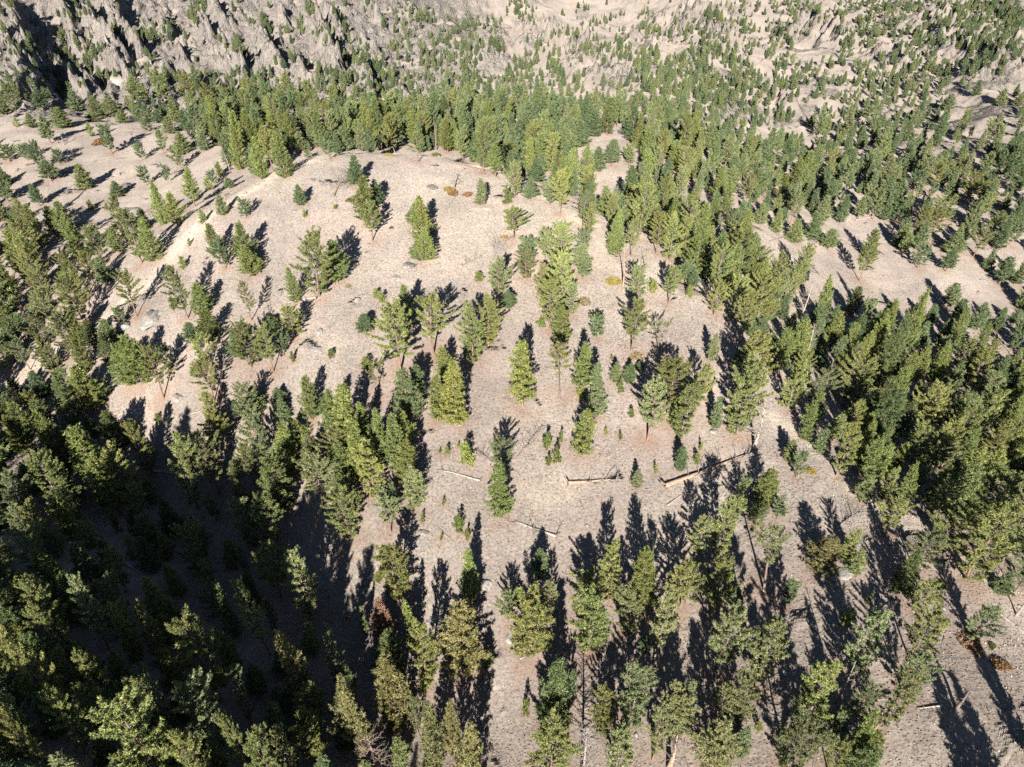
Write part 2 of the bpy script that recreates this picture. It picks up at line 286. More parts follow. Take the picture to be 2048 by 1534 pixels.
(1348,500): """105 230 110 90 g;220 170 0 150 y;90 270 200 60 s;1085 182 -60 130 p;1425 105 -40 140 p;1590 125 -20 100 o;1595 345 175 110 o;1300 630 150 160 c;860 420 110 120 c;1030 380 195 130 d;350 400 140 190 y;215 650 470 85 c;430 640 470 110 c;120 955 640 170 p;235 1045 830 100 g;370 1070 620 250 p;660 920 630 180 y;870 900 680 170 g
760 620 450 120 o;545 620 470 130 p;670 1230 1095 110 c;712 1335 1170 100 g;500 1510 1260 190 c;380 1480 1320 110 g;760 1110 850 110 c;30 1290 1145 80 y;130 1245 1180 60 s;152 1172 1110 28 s;950 1320 990 180 p;1190 1090 870 180 g;1050 900 690 150 p;1190 800 620 130 c;1000 640 400 130 c;900 560 330 120 c;1140 540 330 110 c;1230 480 250 130 c;840 700 560 110 c
480 300 20 130 c;560 400 130 130 c;660 330 100 130 g;650 540 330 110 c;730 540 360 90 c;440 500 350 90 c;500 540 370 90 c;720 220 20 110 g;590 230 0 120 p;1480 440 300 90 c;1560 560 380 100 c;1760 460 290 120 c;1650 560 400 110 c;1880 470 320 80 c;1960 600 400 100 p;1420 760 540 110 c;1540 720 530 120 c;1680 780 560 130 c;1780 720 500 130 y;1340 780 560 120 c
1240 900 720 150 o;1390 950 780 130 g;1540 980 760 150 p;1680 960 800 120 p;1470 930 820 110 y;1000 1100 880 150 y;1090 1250 960 150 c;1200 1330 1120 130 c;1370 1280 1000 180 p;1560 1240 1000 200 p;1800 1300 980 200 y;1900 1250 980 130 p;1960 1100 830 110 g;1700 1200 1010 150 p;1490 1240 1060 120 g;1320 1480 1210 140 c;1230 1460 1260 120 p;1500 1480 1230 150 c;1400 1400 1200 130 p
1790 1521 1450 110 y;1930 1500 1350 130 g;2000 1380 1200 120 p;1890 1180 800 120 c;2020 1000 790 110 y;1990 800 600 110 c;1850 900 690 110 d;1600 880 700 110 y;640 620 480 100 c;1900 200 20 120 p;2000 200 0 120 d;1090 1480 1300 130 y;850 1180 1000 90 c;930 1120 940 120 g""",
(0,1014): """1185 400 130 170 y;1430 700 440 140 y;1270 650 460 110 d;780 300 185 60 s;870 560 400 150 c;1090 1180 680 320 y;160 640 440 180 p;410 640 440 150 g;90 1030 790 200 y;430 1060 850 140 p;1650 1130 690 150 b;1895 990 740 110 g;1960 1460 1010 200 b;640 1560 1130 330 y;1080 1440 1050 250 g;1320 1480 1230 130 y;240 1380 1090 150 p
1480 1640 1370 230 y;1100 1640 1350 200 y;1350 1120 980 90 g;740 1250 1060 150 p;850 1220 1010 130 g;30 1400 1190 110 y;560 1000 880 100 p;640 780 570 100 c;810 800 600 120 p;1000 90 30 70 d;210 900 560 150 p;1540 620 520 60 g;1400 330 250 60 y;1620 1440 1290 150 g;300 960 860 110 p;1560 520 240 210 p;1720 590 320 190 g;1480 220 -40 150 g;1620 260 -60 190 p;700 140 0 50 s;350 300 110 130 d""",
(680,1014): """60 180 -100 190 y;300 150 -50 140 g;485 88 40 28 s;702 145 50 60 s;747 190 130 35 s;590 192 160 22 s;745 400 255 95 c;1172 405 250 90 c;340 560 215 180 p;225 760 550 125 r;400 710 560 80 c;455 890 680 150 y;250 950 740 170 d;690 1100 560 280 b;1040 560 480 55 s;985 680 500 120 g;1120 860 540 230 y;1230 640 440 100 g;1420 600 400 180 p
1438 845 520 200 p;1560 545 250 150 y;1780 600 240 150 c;1942 655 360 170 o;1670 760 490 140 g;1840 890 510 140 g;1690 1270 930 180 g;1520 1320 1080 140 y;1240 1290 880 180 d;1350 1150 980 70 g;1830 1480 1150 150 g;1230 1560 1280 250 y;1610 1580 1310 160 g;1950 1330 1090 170 g;870 945 850 65 g;490 1080 980 55 s;420 1200 1085 75 g;265 1370 905 200 b;50 1400 1080 160 b
490 1500 1180 160 b;640 1360 1140 120 b;720 1740 1320 190 b;1085 1210 1125 50 s;1310 1320 1185 70 g;120 640 590 40 d;45 660 640 20 s;230 430 380 60 s;1780 840 760 60 d;20 980 920 80 d""",
(1348,1014): """120 310 50 130 g;250 300 -40 150 p;525 490 150 190 o;650 580 440 95 y;840 380 180 180 b;1000 320 150 90 y;1050 385 250 80 g;1230 165 -30 150 y;1400 370 140 150 g;1330 490 270 150 d;1410 610 440 130 p;1700 420 0 270 y;1560 260 20 200 y;1990 500 290 180 g;220 630 330 180 p;345 560 460 90 y;255 970 600 220 g;480 1050 660 180 g
40 580 350 170 p;45 1310 1090 150 g;215 1521 1250 210 b;370 1250 980 130 g;250 1240 1050 120 g;1040 970 640 170 g;1000 690 600 65 s;1340 1090 870 190 g;1375 880 620 190 y;1730 780 600 150 g;765 1300 970 210 p;1060 1210 1030 150 g;1175 1300 960 130 g;930 1350 1210 90 y;660 1540 1260 240 g;1020 1500 1200 90 c;1120 1450 1310 110 c;1130 568 510 30 s;490 1300 1260 40 s
470 100 -60 100 d;600 60 -40 90 y;1900 500 380 90 g;900 1540 1380 180 p;1050 1600 1390 150 d;380 1440 1290 90 g;1800 1860 1600 190 c;1930 1880 1630 140 c;2085 1480 1165 110 o;1760 260 90 180 p;1880 100 -80 150 d;1990 260 60 150 d;2040 460 300 120 g""",
}
# how closely the uncharted trees stand, read off in cells of 64 x 48 px
CLUMPS = [(155,25,30,20,14),(120,75,12,30,6),(62,100,8,15,3),(75,80,8,12,2),(180,110,12,35,16),(160,90,12,12,4),(205,100,8,8,2),(235,45,8,15,3),(240,15,8,8,2),(305,70,25,14,16),(340,55,15,15,6),(385,35,15,25,9),(400,15,20,15,8),(300,115,10,8,3),(372,73,4,4,1),
 (435,80,12,8,4),(480,95,12,20,12),(470,15,6,8,2),(395,120,10,8,3),(215,155,10,8,4),(530,35,10,30,8),(620,20,8,15,5),(605,55,6,10,4),(632,70,8,6,3),(585,80,4,4,1),(735,10,8,10,4),(690,8,5,5,2),(590,115,10,8,4),(640,140,8,8,3),(730,110,14,10,6),(760,130,10,10,4),
 (785,95,12,8,4),(775,160,14,8,5),(815,70,8,6,2),(820,105,8,10,3),(860,100,20,30,14),(880,125,20,15,10),(810,15,20,15,8),(850,30,20,20,12),(905,70,25,25,14),(900,110,15,20,10),(1037,16,22,16,22),(930,50,30,20,14),(985,45,20,15,10),(950,90,30,30,20),(995,85,15,20,10),
 (940,125,20,15,12),(1028,130,6,14,4),(1057,125,14,20,8),(1095,140,5,8,2),(1120,150,14,14,8),(1130,25,5,6,2),(1173,14,5,6,2),(1075,85,12,8,5),(1110,75,14,20,8),(1140,70,18,14,9),(1180,45,20,10,7),(1200,85,20,10,8),(1240,75,14,18,10),(1170,110,15,10,8),(1190,100,20,12,10),
 (1230,110,25,15,18),(1285,50,12,20,10),(1320,60,15,12,8),(1345,120,12,15,7),(1370,75,4,8,2),(1400,110,15,25,14),(1430,95,20,25,14),(1410,25,10,10,5),(1440,35,8,8,3),(1480,60,12,12,6),(1290,130,30,20,26),(1330,160,30,20,28),(1290,165,25,12,16),(1380,170,30,25,32),
 (1420,190,30,25,32),(1470,130,20,30,22),(1245,26,8,2,4),(1228,34,8,2,4),(1210,44,8,2,4),(20,5,16,6,5),(8,60,6,20,4),(25,90,6,12,3),(275,140,12,8,4),(500,40,10,10,2),(560,60,14,14,3),(700,55,14,14,3),(670,20,10,10,3),(1020,160,30,12,10),(960,165,30,12,12)]
# how closely the uncharted trees stand, read off in cells of 64 x 48 px
DENS = """00000000000010001010112122344599
00000000001110000001112133444699
11100000111211111112222344455678
22114445566655665443456656553223
00002457777778888888877766554332
00000067888888888833776655443222
00000015400000078800666666554334
00000000000000000751666677666555
00000000000000000277666665566566
43100000000000000017666643334445
54310000000000000000456531111123
65410000000000000000014650001112
65300000000000000000003665332222
53200000000000000000001767655444
43300000000000000000000466766666
14300000000000000000000345666666
34200000000000000000000255666666
44530000000000000000000016777666
55530000000000000000000000477666
45430000000000000000000000176666
44533210000000000000000000003666
33334420000000000000000000000466
44445541000000000000000000000146
66655552000000000000000000000014
77765553000000000000000000000000
87776654310000000000000000000000
88876665320000000000000000000000
88887766654300000000000000000000
88888877665420000000000000000000
88888877776531000000000000000000
88888888887632000000000000000000
88888888887643000000000000000000""".split()

# ------------------------------------------------------------------ height raster for quick look-ups
class Raster:
    def __init__(s, x0, x1, y0, y1, st, fn=None):
        s.x0, s.y0, s.st = x0, y0, st
        s.xs = np.arange(x0, x1+st, st); s.ys = np.arange(y0, y1+st, st)
        X, Y = np.meshgrid(s.xs, s.ys); s.X, s.Y = X, Y
        s.v = fn(X, Y) if fn else np.zeros(X.shape)
    def get(s, x, y):
        fx = np.clip((x-s.x0)/s.st, 0, len(s.xs)-1.001); fy = np.clip((y-s.y0)/s.st, 0, len(s.ys)-1.001)
        i = fx.astype(int); j = fy.astype(int); a = fx-i; b = fy-j; v = s.v
        return (v[j,i]*(1-a)+v[j,i+1]*a)*(1-b)+(v[j+1,i]*(1-a)+v[j+1,i+1]*a)*b
_rn = Raster(-260, 260, -130, 420, 0.9, height)
_rf = Raster(-1500, 1500, -400, 2400, 7.0, height)
_rm = Raster(-520, 560, 410, 860, 2.2, height)
def hq(x, y):
    x = np.asarray(x, float); y = np.asarray(y, float)
    near = (np.abs(x) < 259) & (y > -129) & (y < 419)
    mid = (x > -518) & (x < 558) & (y >= 414) & (y < 858)
    return np.where(near, _rn.get(x, y), np.where(mid, _rm.get(x, y), _rf.get(x, y)))
def cast(u, v): return _cast(u, v, hq, 420)
def at(u, v):
    x, y, z, D = cast(u, v); return float(x[0]), float(y[0]), float(z[0]), float(D[0])

# ------------------------------------------------------------------ place the trees
trees = []     # x, y, z, height, width, look, u, v(base), D, pixel height
us, vbs, vts, ws, ks = [], [], [], [], []
S_ = 700/2048.0
for (ox, oy), txt in TILES.items():
    for ln in txt.replace('\n', ';').split(';'):
        a = ln.split()
        if len(a) != 5: continue
        wf, hf = {(1348,500): (.76, .88), (1348,0): (.85, .92), (0,500): (.86, .95), (0,0): (.9, 1), (1348,1014): (1.1, 1), (680,1014): (1.06, 1)}.get((ox, oy), (1, 1)); a[2] = float(a[1])-(float(a[1])-float(a[2]))*hf; a[3] = float(a[3])*wf
        us.append(ox+float(a[0])*S_); vbs.append(oy+float(a[1])*S_); vts.append(oy+float(a[2])*S_); ws.append(float(a[3])*S_); ks.append(a[4])
us, vbs, vts, ws = map(np.array, (us, vbs, vts, ws))
def top_height(x, y, z, vt):
    """how tall a trunk at x, y, z must be for its tip to show at picture row vt"""
    b = (767-vt)/F
    k = y*(SP-b*CP)               # y*SP + z'*CP = b (y*CP - z'*SP)
    return -(k)/(CP+b*SP)-z
X_, Y_, Z_, D_ = cast(us, vbs)
Hh = top_height(X_, Y_, Z_, vts)
def under_top(u, v, h):
    """stand a tree of height h so that its tip shows at a pixel"""
    a, b, c = [float(q) for q in ray(u, v)]; t = 30.0
    while t < 400 and c*t-h > float(hq(a*t, b*t)): t += 0.5
    return a*t, b*t, float(hq(a*t, b*t)), t
for i in range(len(us)):
    if vts[i] > 1090 and us[i] < 960 and ks[i] != 's':
        hh = min(float(Hh[i])*1.5+3, {'y': 16.5, 'b': 16.0, 'r': 10.0, 'g': 14.0}.get(ks[i], 11.5)); hh = max(hh, 6.5)
        X_[i], Y_[i], Z_[i], D_[i] = under_top(us[i], vts[i], hh); Hh[i] = hh
for i in range(len(us)):
    h = float(Hh[i]); w = ws[i]*D_[i]/F
    k = ks[i]
    hmax = 5.5 if k == 's' else 21.0
    h = min(max(h, 0.9), hmax); w = min(max(w, 0.5), h*0.85+0.6)
    trees.append([X_[i], Y_[i], Z_[i], h, w, k, us[i], vts[i], D_[i], 0.0, True])
KEEP = [(1225,318,38,36),(1560,472,40,16),(1725,490,62,42),(1840,545,110,26),(1700,555,45,28),(1960,210,60,30),(1630,88,40,14)]     # open ground among the trees
occ = {}
def near_any(x, y, r):
    cx, cy = int(x//6), int(y//6); 
    for i in range(cx-1, cx+2):
        for j in range(cy-1, cy+2):
            for (px, py) in occ.get((i, j), ()):
                if (px-x)**2+(py-y)**2 < r*r: return True
    return False
def occupy(x, y): occ.setdefault((int(x//6), int(y//6)), []).append((x, y))
for t in trees: occupy(t[0], t[1])
cu, cv, cd = [], [], []
for r, row in enumerate(DENS):
    for c_, ch in enumerate(row):
        d = int(ch)
        if not d: continue
        n = {0: 150, 1: 125, 2: 95, 3: 64, 4: 42, 5: 30, 6: 26, 7: 20, 8: 18}.get(r, 12 if r < 19 else 20)
        n = int(round(n*(0.85+0.15*d/9.0)))
        for k in range(n):
            cu.append((c_+rnd.random())*64); cv.append((r+rnd.random())*48); cd.append(d)
cu, cv, cd = map(np.array, (cu, cv, cd))
ex, ey, ez, eD = cast(cu, cv)
cv2 = cv+0.38*10.0*F*0.85/eD
ex, ey, ez, eD = cast(cu, np.minimum(cv2, 1700))
clump = fbm(ex/30.0+5, ey/30.0, 3)-smooth(250, 420, ey)*2.6*(ridged(ex/120+3.1, ey/170, 3)-0.62)
for i in range(len(cu)):
    if eD[i] > 1500: continue
    pr = 1.15*(cd[i]/8.6)**(1.15 if eD[i] > 300 else 1.5)*max(0.0, 1.0+(2.6 if eD[i] > 300 else 1.7)*clump[i]*(1.1-cd[i]/13.0)*(1 if eD[i] > 180 else 0.6))
    if rnd.random() > pr: continue
    hp = h0 = 0.85*F*(11.0 if eD[i] > 170 else 12.5)/eD[i]
    if any(abs(cu[i]-ku) < kx+8 and cv[i]-hp*.62 < kv+ky and cv[i]+hp*.38 > kv-ky for ku, kv, kx, ky in KEEP): continue
    far = eD[i] > 380
    r = (2.5 if far else (2.5 if cv[i] > 950 and cu[i] < 900 else 3.0))+2.2*(1-cd[i]/9.0)
    if near_any(ex[i], ey[i], r): continue
    h = rnd.uniform(5.0, 12.5) if eD[i] > 170 else rnd.uniform(7.5, 15)
    if eD[i] > 380: h *= 0.72
    elif cu[i] > 1300: h *= 0.88
    if rnd.random() < 0.16: h *= 0.55
    if cv[i] > 1000 and cu[i] < 950: h = rnd.uniform(5.5, 9.5)
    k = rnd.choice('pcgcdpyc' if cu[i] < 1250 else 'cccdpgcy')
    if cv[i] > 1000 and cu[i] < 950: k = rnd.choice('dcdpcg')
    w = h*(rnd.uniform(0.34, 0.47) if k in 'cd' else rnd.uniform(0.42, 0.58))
    occupy(ex[i], ey[i])
    trees.append([ex[i], ey[i], ez[i], h, w, k, cu[i], cv[i]-0.5*h*F*.85/eD[i], eD[i], 0.0, False])
for cx_, cy_, rx_, ry_, n_ in CLUMPS:
    n_ = int(n_*1.6); uu = np.array([rnd.gauss(cx_, rx_*.62) for _ in range(n_)]); vv = np.array([rnd.gauss(cy_+5, ry_*.62) for _ in range(n_)])
    X3, Y3, Z3, D3 = cast(uu, np.maximum(vv, -30))
    for i in range(n_):
        if D3[i] > 1500 or near_any(X3[i], Y3[i], 2.6): continue
        h = rnd.uniform(4.0, 9.0); k = rnd.choice('ccdgdpc'); occupy(X3[i], Y3[i])
        trees.append([X3[i], Y3[i], Z3[i], h, h*rnd.uniform(.34, .52), k, uu[i], vv[i]-.5*h*F*.9/D3[i], D3[i], 0.0, False])
# the forest goes on beyond the frame
extra = 0
for k in range(9000):
    x = rnd.uniform(-330, 330); y = rnd.uniform(-110, 420)
    z = float(hq(x, y)); u, v, d = project(x, y, z)
    inside = d > 10 and -40 < u < 2088 and -200 < v < 1590
    if inside: continue
    if d < 25 and z > -22: continue
    lim = (0.55 if y > 60 else 0.22) if (x < -12 or y > 60) else 0.012
    if rnd.random() > lim*(1+0.8*float(fbm(x/30, y/30, 2))): continue
    if near_any(x, y, 4.2): continue
    h = rnd.uniform(8, 14)*(0.62 if (y < 40 and x < 10) else 1); kk = rnd.choice('pcgdcpy'); occupy(x, y); extra += 1
    trees.append([x, y, z, h, h*rnd.uniform(.32, .48), kk, -1, -1, max(d, 30), -1.0, False])
for t in trees:
    if t[9] < 0: continue
    x, y, z, h = t[:4]
    u0, v0, _ = project(x, y, z); u1, v1, _ = project(x, y, z+h)
    t[9] = math.hypot(u1-u0, v1-v0)*0.7+t[4]*F/t[8]*0.6
    t[6], t[7] = (u0+u1)/2, v1*0.6+v0*0.4
print('trees', len(trees), 'surveyed', len(us), 'outside', extra)

# ------------------------------------------------------------------ tree meshes
def tube(pts, rads, sides, cap=True):
    pts = [Vector(p) for p in pts]; co = []; fc = []
    for i, p in enumerate(pts):
        t = (pts[min(i+1, len(pts)-1)]-pts[max(i-1, 0)]).normalized()
        a = t.orthogonal().normalized() if i == 0 else (a-t*a.dot(t)).normalized()
        b = t.cross(a)
        for k in range(sides):
            an = 2*math.pi*k/sides; co.append(p+(a*math.cos(an)+b*math.sin(an))*rads[i])
    for i in range(len(pts)-1):
        for k in range(sides):
            k2 = (k+1) % sides
            q = (i*sides+k, i*sides+k2, (i+1)*sides+k2, (i+1)*sides+k)
            fc.append(q[:3]); fc.append((q[0], q[2], q[3]))
    if cap:
        co.append(pts[-1]); e = len(co)-1; b0 = (len(pts)-1)*sides
        for k in range(sides): fc.append((b0+k, b0+(k+1) % sides, e))
    return [tuple(c) for c in co], fc
class MB:
    def __init__(s): s.co = []; s.fc = []; s.at = []
    def add(s, co, fc, a=0.0):
        b = len(s.co); s.co += co; s.fc += [tuple(i+b for i in f) for f in fc]; s.at += [a]*len(co)
    def mesh(s, name, mats, sm=False, attr='limb'):
        me = mesh_np(name, s.co, s.fc, mats, sm); add_attr(me, attr, s.at); return me
def blades(cen, outd, n, ln, wd, rs, seed):
    """needle tufts: n narrow blades fanned round each centre, leaning out and up"""
    g = np.random.default_rng(seed); m = len(cen)
    cen = np.repeat(cen, n, 0); o = np.repeat(outd, n, 0)
    d = g.normal(size=(m*n, 3)); d /= np.linalg.norm(d, axis=1)[:,None]
    d = d+o*0.55+np.array([0, 0, 0.42]); d /= np.linalg.norm(d, axis=1)[:,None]
    sd = np.cross(d, g.normal(size=(m*n, 3))); sd /= np.linalg.norm(sd, axis=1)[:,None]+1e-6
    L = (ln*g.uniform(0.65, 1.15, (m, 1))).repeat(n, 0)*g.uniform(0.75, 1.15, (m*n, 1))
    W = L*wd
    base = cen+g.normal(size=(m*n, 3))*rs
    tri = np.stack([base-sd*W*0.5, base+sd*W*0.5, base+d*L], 1).reshape(-1, 3)
    tone = g.uniform(0, 1, m).repeat(n*3)
    return tri, tone
def make_tree(seed, H, R, cb, style, tuft=0.28, nb=10, dens=1.4, limbs=True):
    r = random.Random(seed); mb = MB()
    lean = (r.uniform(-1, 1)*0.018*H, r.uniform(-1, 1)*0.018*H)
    def axis(t): return Vector((lean[0]*math.sin(t*3.0), lean[1]*math.sin(t*2.3), H*t))
    tr = 0.0135*H+0.03
    ts = [0, .03, .1, .25, .4, .55, .7, .85, .96]
    mb.add(*tube([axis(t)-Vector((0, 0, 0.5 if t == 0 else 0)) for t in ts], [tr*1.45*(1-t)**0.8+0.015 if t == 0 else tr*(1-t)**0.75+0.012 for t in ts], 7), 0.0)
    lob = [(r.uniform(0, 6.28), r.uniform(0.1, 0.32), r.randint(1, 3), r.uniform(2, 7)) for _ in range(4)]
    def prof(t):
        if style == 'cone': return (1-t)**0.82*(0.62+0.38*min(1, t/0.14))+0.05
        if style == 'dense': return (1-t)**0.62*(0.70+0.30*min(1, t/0.2))+0.04
        if style == 'round': return max(0.0, 1-t**2.4)**0.62*(0.50+0.50*min(1, t/0.38))+0.06
        return max(0.0, 1-t**3.0)**0.6*(0.35+0.65*min(1, t/0.5))+0.06       # flat topped, open
    cen = []; out = []
    z = cb*H; step = (0.40 if style in ('cone', 'dense') else 0.44)
    az = r.uniform(0, 6.28)
    while z < H*0.985:
        t = min(0.999, max(0.0, (z/H-cb)/(1-cb)))
        nbr = 4 if style in ('cone', 'dense') else 3
        for k in range(nbr):
            az += 2.399+r.uniform(-.5, .5)
            if style == 'open' and r.random() < 0.38: continue
            if style == 'round' and r.random() < 0.13: continue
            lo = 1.0+sum(a*math.sin(n*az+p+t*f) for p, a, n, f in lob)*(1.0 if style in ('round', 'open') else 0.5)
            L = R*prof(t)*r.uniform(0.66, 1.12)*max(0.35, lo)
            if L < 0.12: L = 0.12
            up = {'cone': 0.18+0.9*t**2, 'dense': 0.12+0.8*t**2}.get(style, 0.05+1.1*t**1.6)+r.uniform(-.12, .16)
            c0 = axis(min(1, z/H)); dr = Vector((math.cos(az), math.sin(az), 0))
            def bp(s): return c0+dr*(L*s*(1-0.12*up))+Vector((0, 0, L*(up*s-0.30*s*(1-s)*(1.5-t)+0.16*s*s)))
            if limbs and L > 0.7:
                mb.add(*tube([bp(0), bp(.5), bp(.93)], [0.022+0.014*L, 0.016+0.006*L, 0.010], 3, False), 1.0)
            n = max(2, int(L*(11.0 if style == 'round' else 8.2)*dens))
            side = dr.cross(Vector((0, 0, 1)))
            s0 = 0.30 if style in ('cone', 'dense') else 0.42
            for q in range(n):
                s = s0+(1-s0)*((q+r.random())/n) if L > 0.6 else r.random()
                lat = r.uniform(-1, 1)*L*0.30*(1.15-s)**0.6*min(1, 1.6/max(L, .5))*1.25
                p = bp(s)+side*lat+Vector((0, 0, r.uniform(-.10, .28)))+dr*r.uniform(-.1, .1)
                cen.append(p); o = (dr+side*(0.7*lat/(abs(lat)+.3))); out.append(o.normalized())
        z += step*r.uniform(0.75, 1.3)*(1.0-0.35*t)
    for q in range(5): cen.append(axis(1)+Vector((r.uniform(-.1, .1), r.uniform(-.1, .1), r.uniform(-.45, 0)))); out.append(Vector((0, 0, 1)))
    cen = np.array([tuple(c) for c in cen]); out = np.array([tuple(c) for c in out])
    co, tone = blades(cen, out, nb, tuft, 0.37, tuft*0.16, seed)
    return mb, co, tone

# foliage material: the colour of each tree is its own (object colour), each tuft a little lighter or darker
N = Nodes('needles')
oi = N.n('ShaderNodeObjectInfo'); at1 = N.n('ShaderNodeAttribute', attribute_name='tone')
rr = N.math('MULTIPLY_ADD', oi.outputs['Random'], 0.45, 0.76)
tt = N.math('MULTIPLY_ADD', at1.outputs['Fac'], 1.0, 0.66)
hs = N.n('ShaderNodeHueSaturation', {'Color': oi.outputs['Color'], 'Value': N.math('MULTIPLY', rr, tt), 'Hue': N.math('MULTIPLY_ADD', at1.outputs['Fac'], -0.035, 0.513)})
df = N.n('ShaderNodeBsdfPrincipled', {'Base Color': hs.outputs[0], 'Roughness': 0.55, 'Specular IOR Level': 0.35})
tl = N.n('ShaderNodeBsdfTranslucent', {'Color': hs.outputs[0]})
mx = N.n('ShaderNodeMixShader', {0: 0.12, 1: df.outputs[0], 2: tl.outputs[0]}); N.link(mx.outputs[0], N.out.inputs[0])
M_needles = N.m
def far_needles(name, stops):
    N = Nodes(name)
    oi = N.n('ShaderNodeObjectInfo'); at1 = N.n('ShaderNodeAttribute', attribute_name='tone')
    col = N.ramp(oi.outputs['Random'], stops)
    hs = N.n('ShaderNodeHueSaturation', {'Color': col, 'Value': N.math('MULTIPLY_ADD', at1.outputs['Fac'], 0.7, 0.65)})
    df = N.n('ShaderNodeBsdfDiffuse', {'Color': hs.outputs[0]}); N.link(df.outputs[0], N.out.inputs[0]); return N.m
M_far = far_needles('far_needles', [(0, (0.096,0.127,0.063)), (.3, (0.127,0.160,0.072)), (.55, (0.149,0.179,0.088)), (.8, (0.181,0.201,0.079)), (1, (0.181,0.188,0.095))])
N = Nodes('bark')
tc = N.n('ShaderNodeTexCoord'); la = N.n('ShaderNodeAttribute', attribute_name='limb'); oi = N.n('ShaderNodeObjectInfo')
mp = N.n('ShaderNodeMapping', {'Vector': tc.outputs['Object'], 'Scale': (5, 5, 1.1)})
nz = N.n('ShaderNodeTexNoise', {'Vector': mp.outputs[0], 'Scale': 1.6, 'Detail': 5.0})
bk = N.ramp(nz.outputs[0], [(.35, (.085,.052,.036)), (.5, (.22,.125,.080)), (.68, (.31,.19,.125))])
bg = N.ramp(nz.outputs[0], [(.35, (.09,.075,.062)), (.65, (.21,.18,.155))])
bk = N.mix(N.math('GREATER_THAN', oi.outputs['Random'], 0.5), bk, N.mix(0.55, bk, bg))
bc = N.mix(la.outputs['Fac'], bk, bg)
bp_ = N.n('ShaderNodeBump', {'Height': nz.outputs[0], 'Strength': 0.6, 'Distance': 0.05})
pb = N.n('ShaderNodeBsdfPrincipled', {'Base Color': bc, 'Roughness': 0.85, 'Normal': bp_.outputs[0]}); N.link(pb.outputs[0], N.out.inputs[0])
M_bark = N.m
N = Nodes('weathered_wood')
tc = N.n('ShaderNodeTexCoord')
mp = N.n('ShaderNodeMapping', {'Vector': tc.outputs['Object'], 'Scale': (4, 4, 1.0)})
nz = N.n('ShaderNodeTexNoise', {'Vector': mp.outputs[0], 'Scale': 2.0, 'Detail': 6.0})
oi = N.n('ShaderNodeObjectInfo')
wc = N.ramp(nz.outputs[0], [(.3, (.16,.13,.11)), (.5, (.40,.36,.32)), (.7, (.58,.54,.49))])
wc = N.mix(1.0, wc, oi.outputs['Color'], 'MULTIPLY')
pb = N.n('ShaderNodeBsdfPrincipled', {'Base Color': wc, 'Roughness': 0.8}); N.link(pb.outputs[0], N.out.inputs[0])
M_dead = N.m

PROTO = []   # (group, H, W, trunk mesh, crown mesh)
def proto(group, seed, H, R, cb, style, **kw):
    mb, co, tone = make_tree(seed, H, R, cb, style, **kw)
    tm = mb.mesh('trunk', [M_bark])
    cm = mesh_np('crown', co, np.arange(len(co)).reshape(-1, 3), [M_needles]); add_attr(cm, 'tone', tone)
    W = 2*np.percentile(np.hypot(co[:,0], co[:,1]), 96)
    PROTO.append((group, H, float(W), tm, cm)); return len(co)//3
nt = 0
for i in range(8): nt += proto('p', 10+i, 13, [2.5, 3.4, 3.0, 3.8, 2.8, 3.2, 2.3, 3.6][i], [.22, .10, .30, .16, .06, .36, .14, .26][i], 'round')
for i in range(3): nt += proto('o', 30+i, 13, 3.0, [.42, .32, .48][i], 'open', dens=1.7)
for i in range(8): nt += proto('c', 50+i, 11, [1.8, 2.3, 2.6, 2.1, 2.9, 2.4, 1.6, 2.7][i], [.05, .03, .08, .04, .12, .18, .06, .02][i], 'cone' if i % 2 else 'dense')
for i in range(3): nt += proto('s', 80+i, 2.8, 0.85, 0.03, 'dense', tuft=0.22, nb=8, dens=2.3, limbs=False)
print('prototype triangles', nt)
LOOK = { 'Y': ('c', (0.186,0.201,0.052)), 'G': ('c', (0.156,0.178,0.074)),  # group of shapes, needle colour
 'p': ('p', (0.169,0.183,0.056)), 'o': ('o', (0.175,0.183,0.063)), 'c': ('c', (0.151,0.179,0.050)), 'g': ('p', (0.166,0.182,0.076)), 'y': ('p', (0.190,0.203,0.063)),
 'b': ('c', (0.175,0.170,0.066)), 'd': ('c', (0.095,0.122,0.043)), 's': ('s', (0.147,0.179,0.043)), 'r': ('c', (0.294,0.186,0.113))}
FARP = []
for i in range(6):
    mb, co, tone = make_tree(200+i, 11, [2.9, 2.2, 3.4, 1.8, 2.5, 2.6][i], .08 if i % 2 else .22, ['round', 'cone', 'round', 'cone', 'dense', 'cone'][i], tuft=0.48, nb=8, dens=0.8, limbs=False)
    n0 = len(mb.co); allco = np.concatenate([np.array(mb.co), co]); fc = np.concatenate([np.array(mb.fc), np.arange(len(co)).reshape(-1, 3)+n0])
    me = mesh_np('pine_tree', allco, fc, [M_bark, M_far])
    mi = np.concatenate([np.zeros(len(mb.fc), np.int32), np.ones(len(co)//3, np.int32)]); me.polygons.foreach_set('material_index', mi)
    add_attr(me, 'tone', np.concatenate([np.zeros(n0), tone])); add_attr(me, 'limb', np.zeros(len(allco)))
    W = 2*np.percentile(np.hypot(co[:,0], co[:,1]), 93); FARP.append((11, float(W), me))

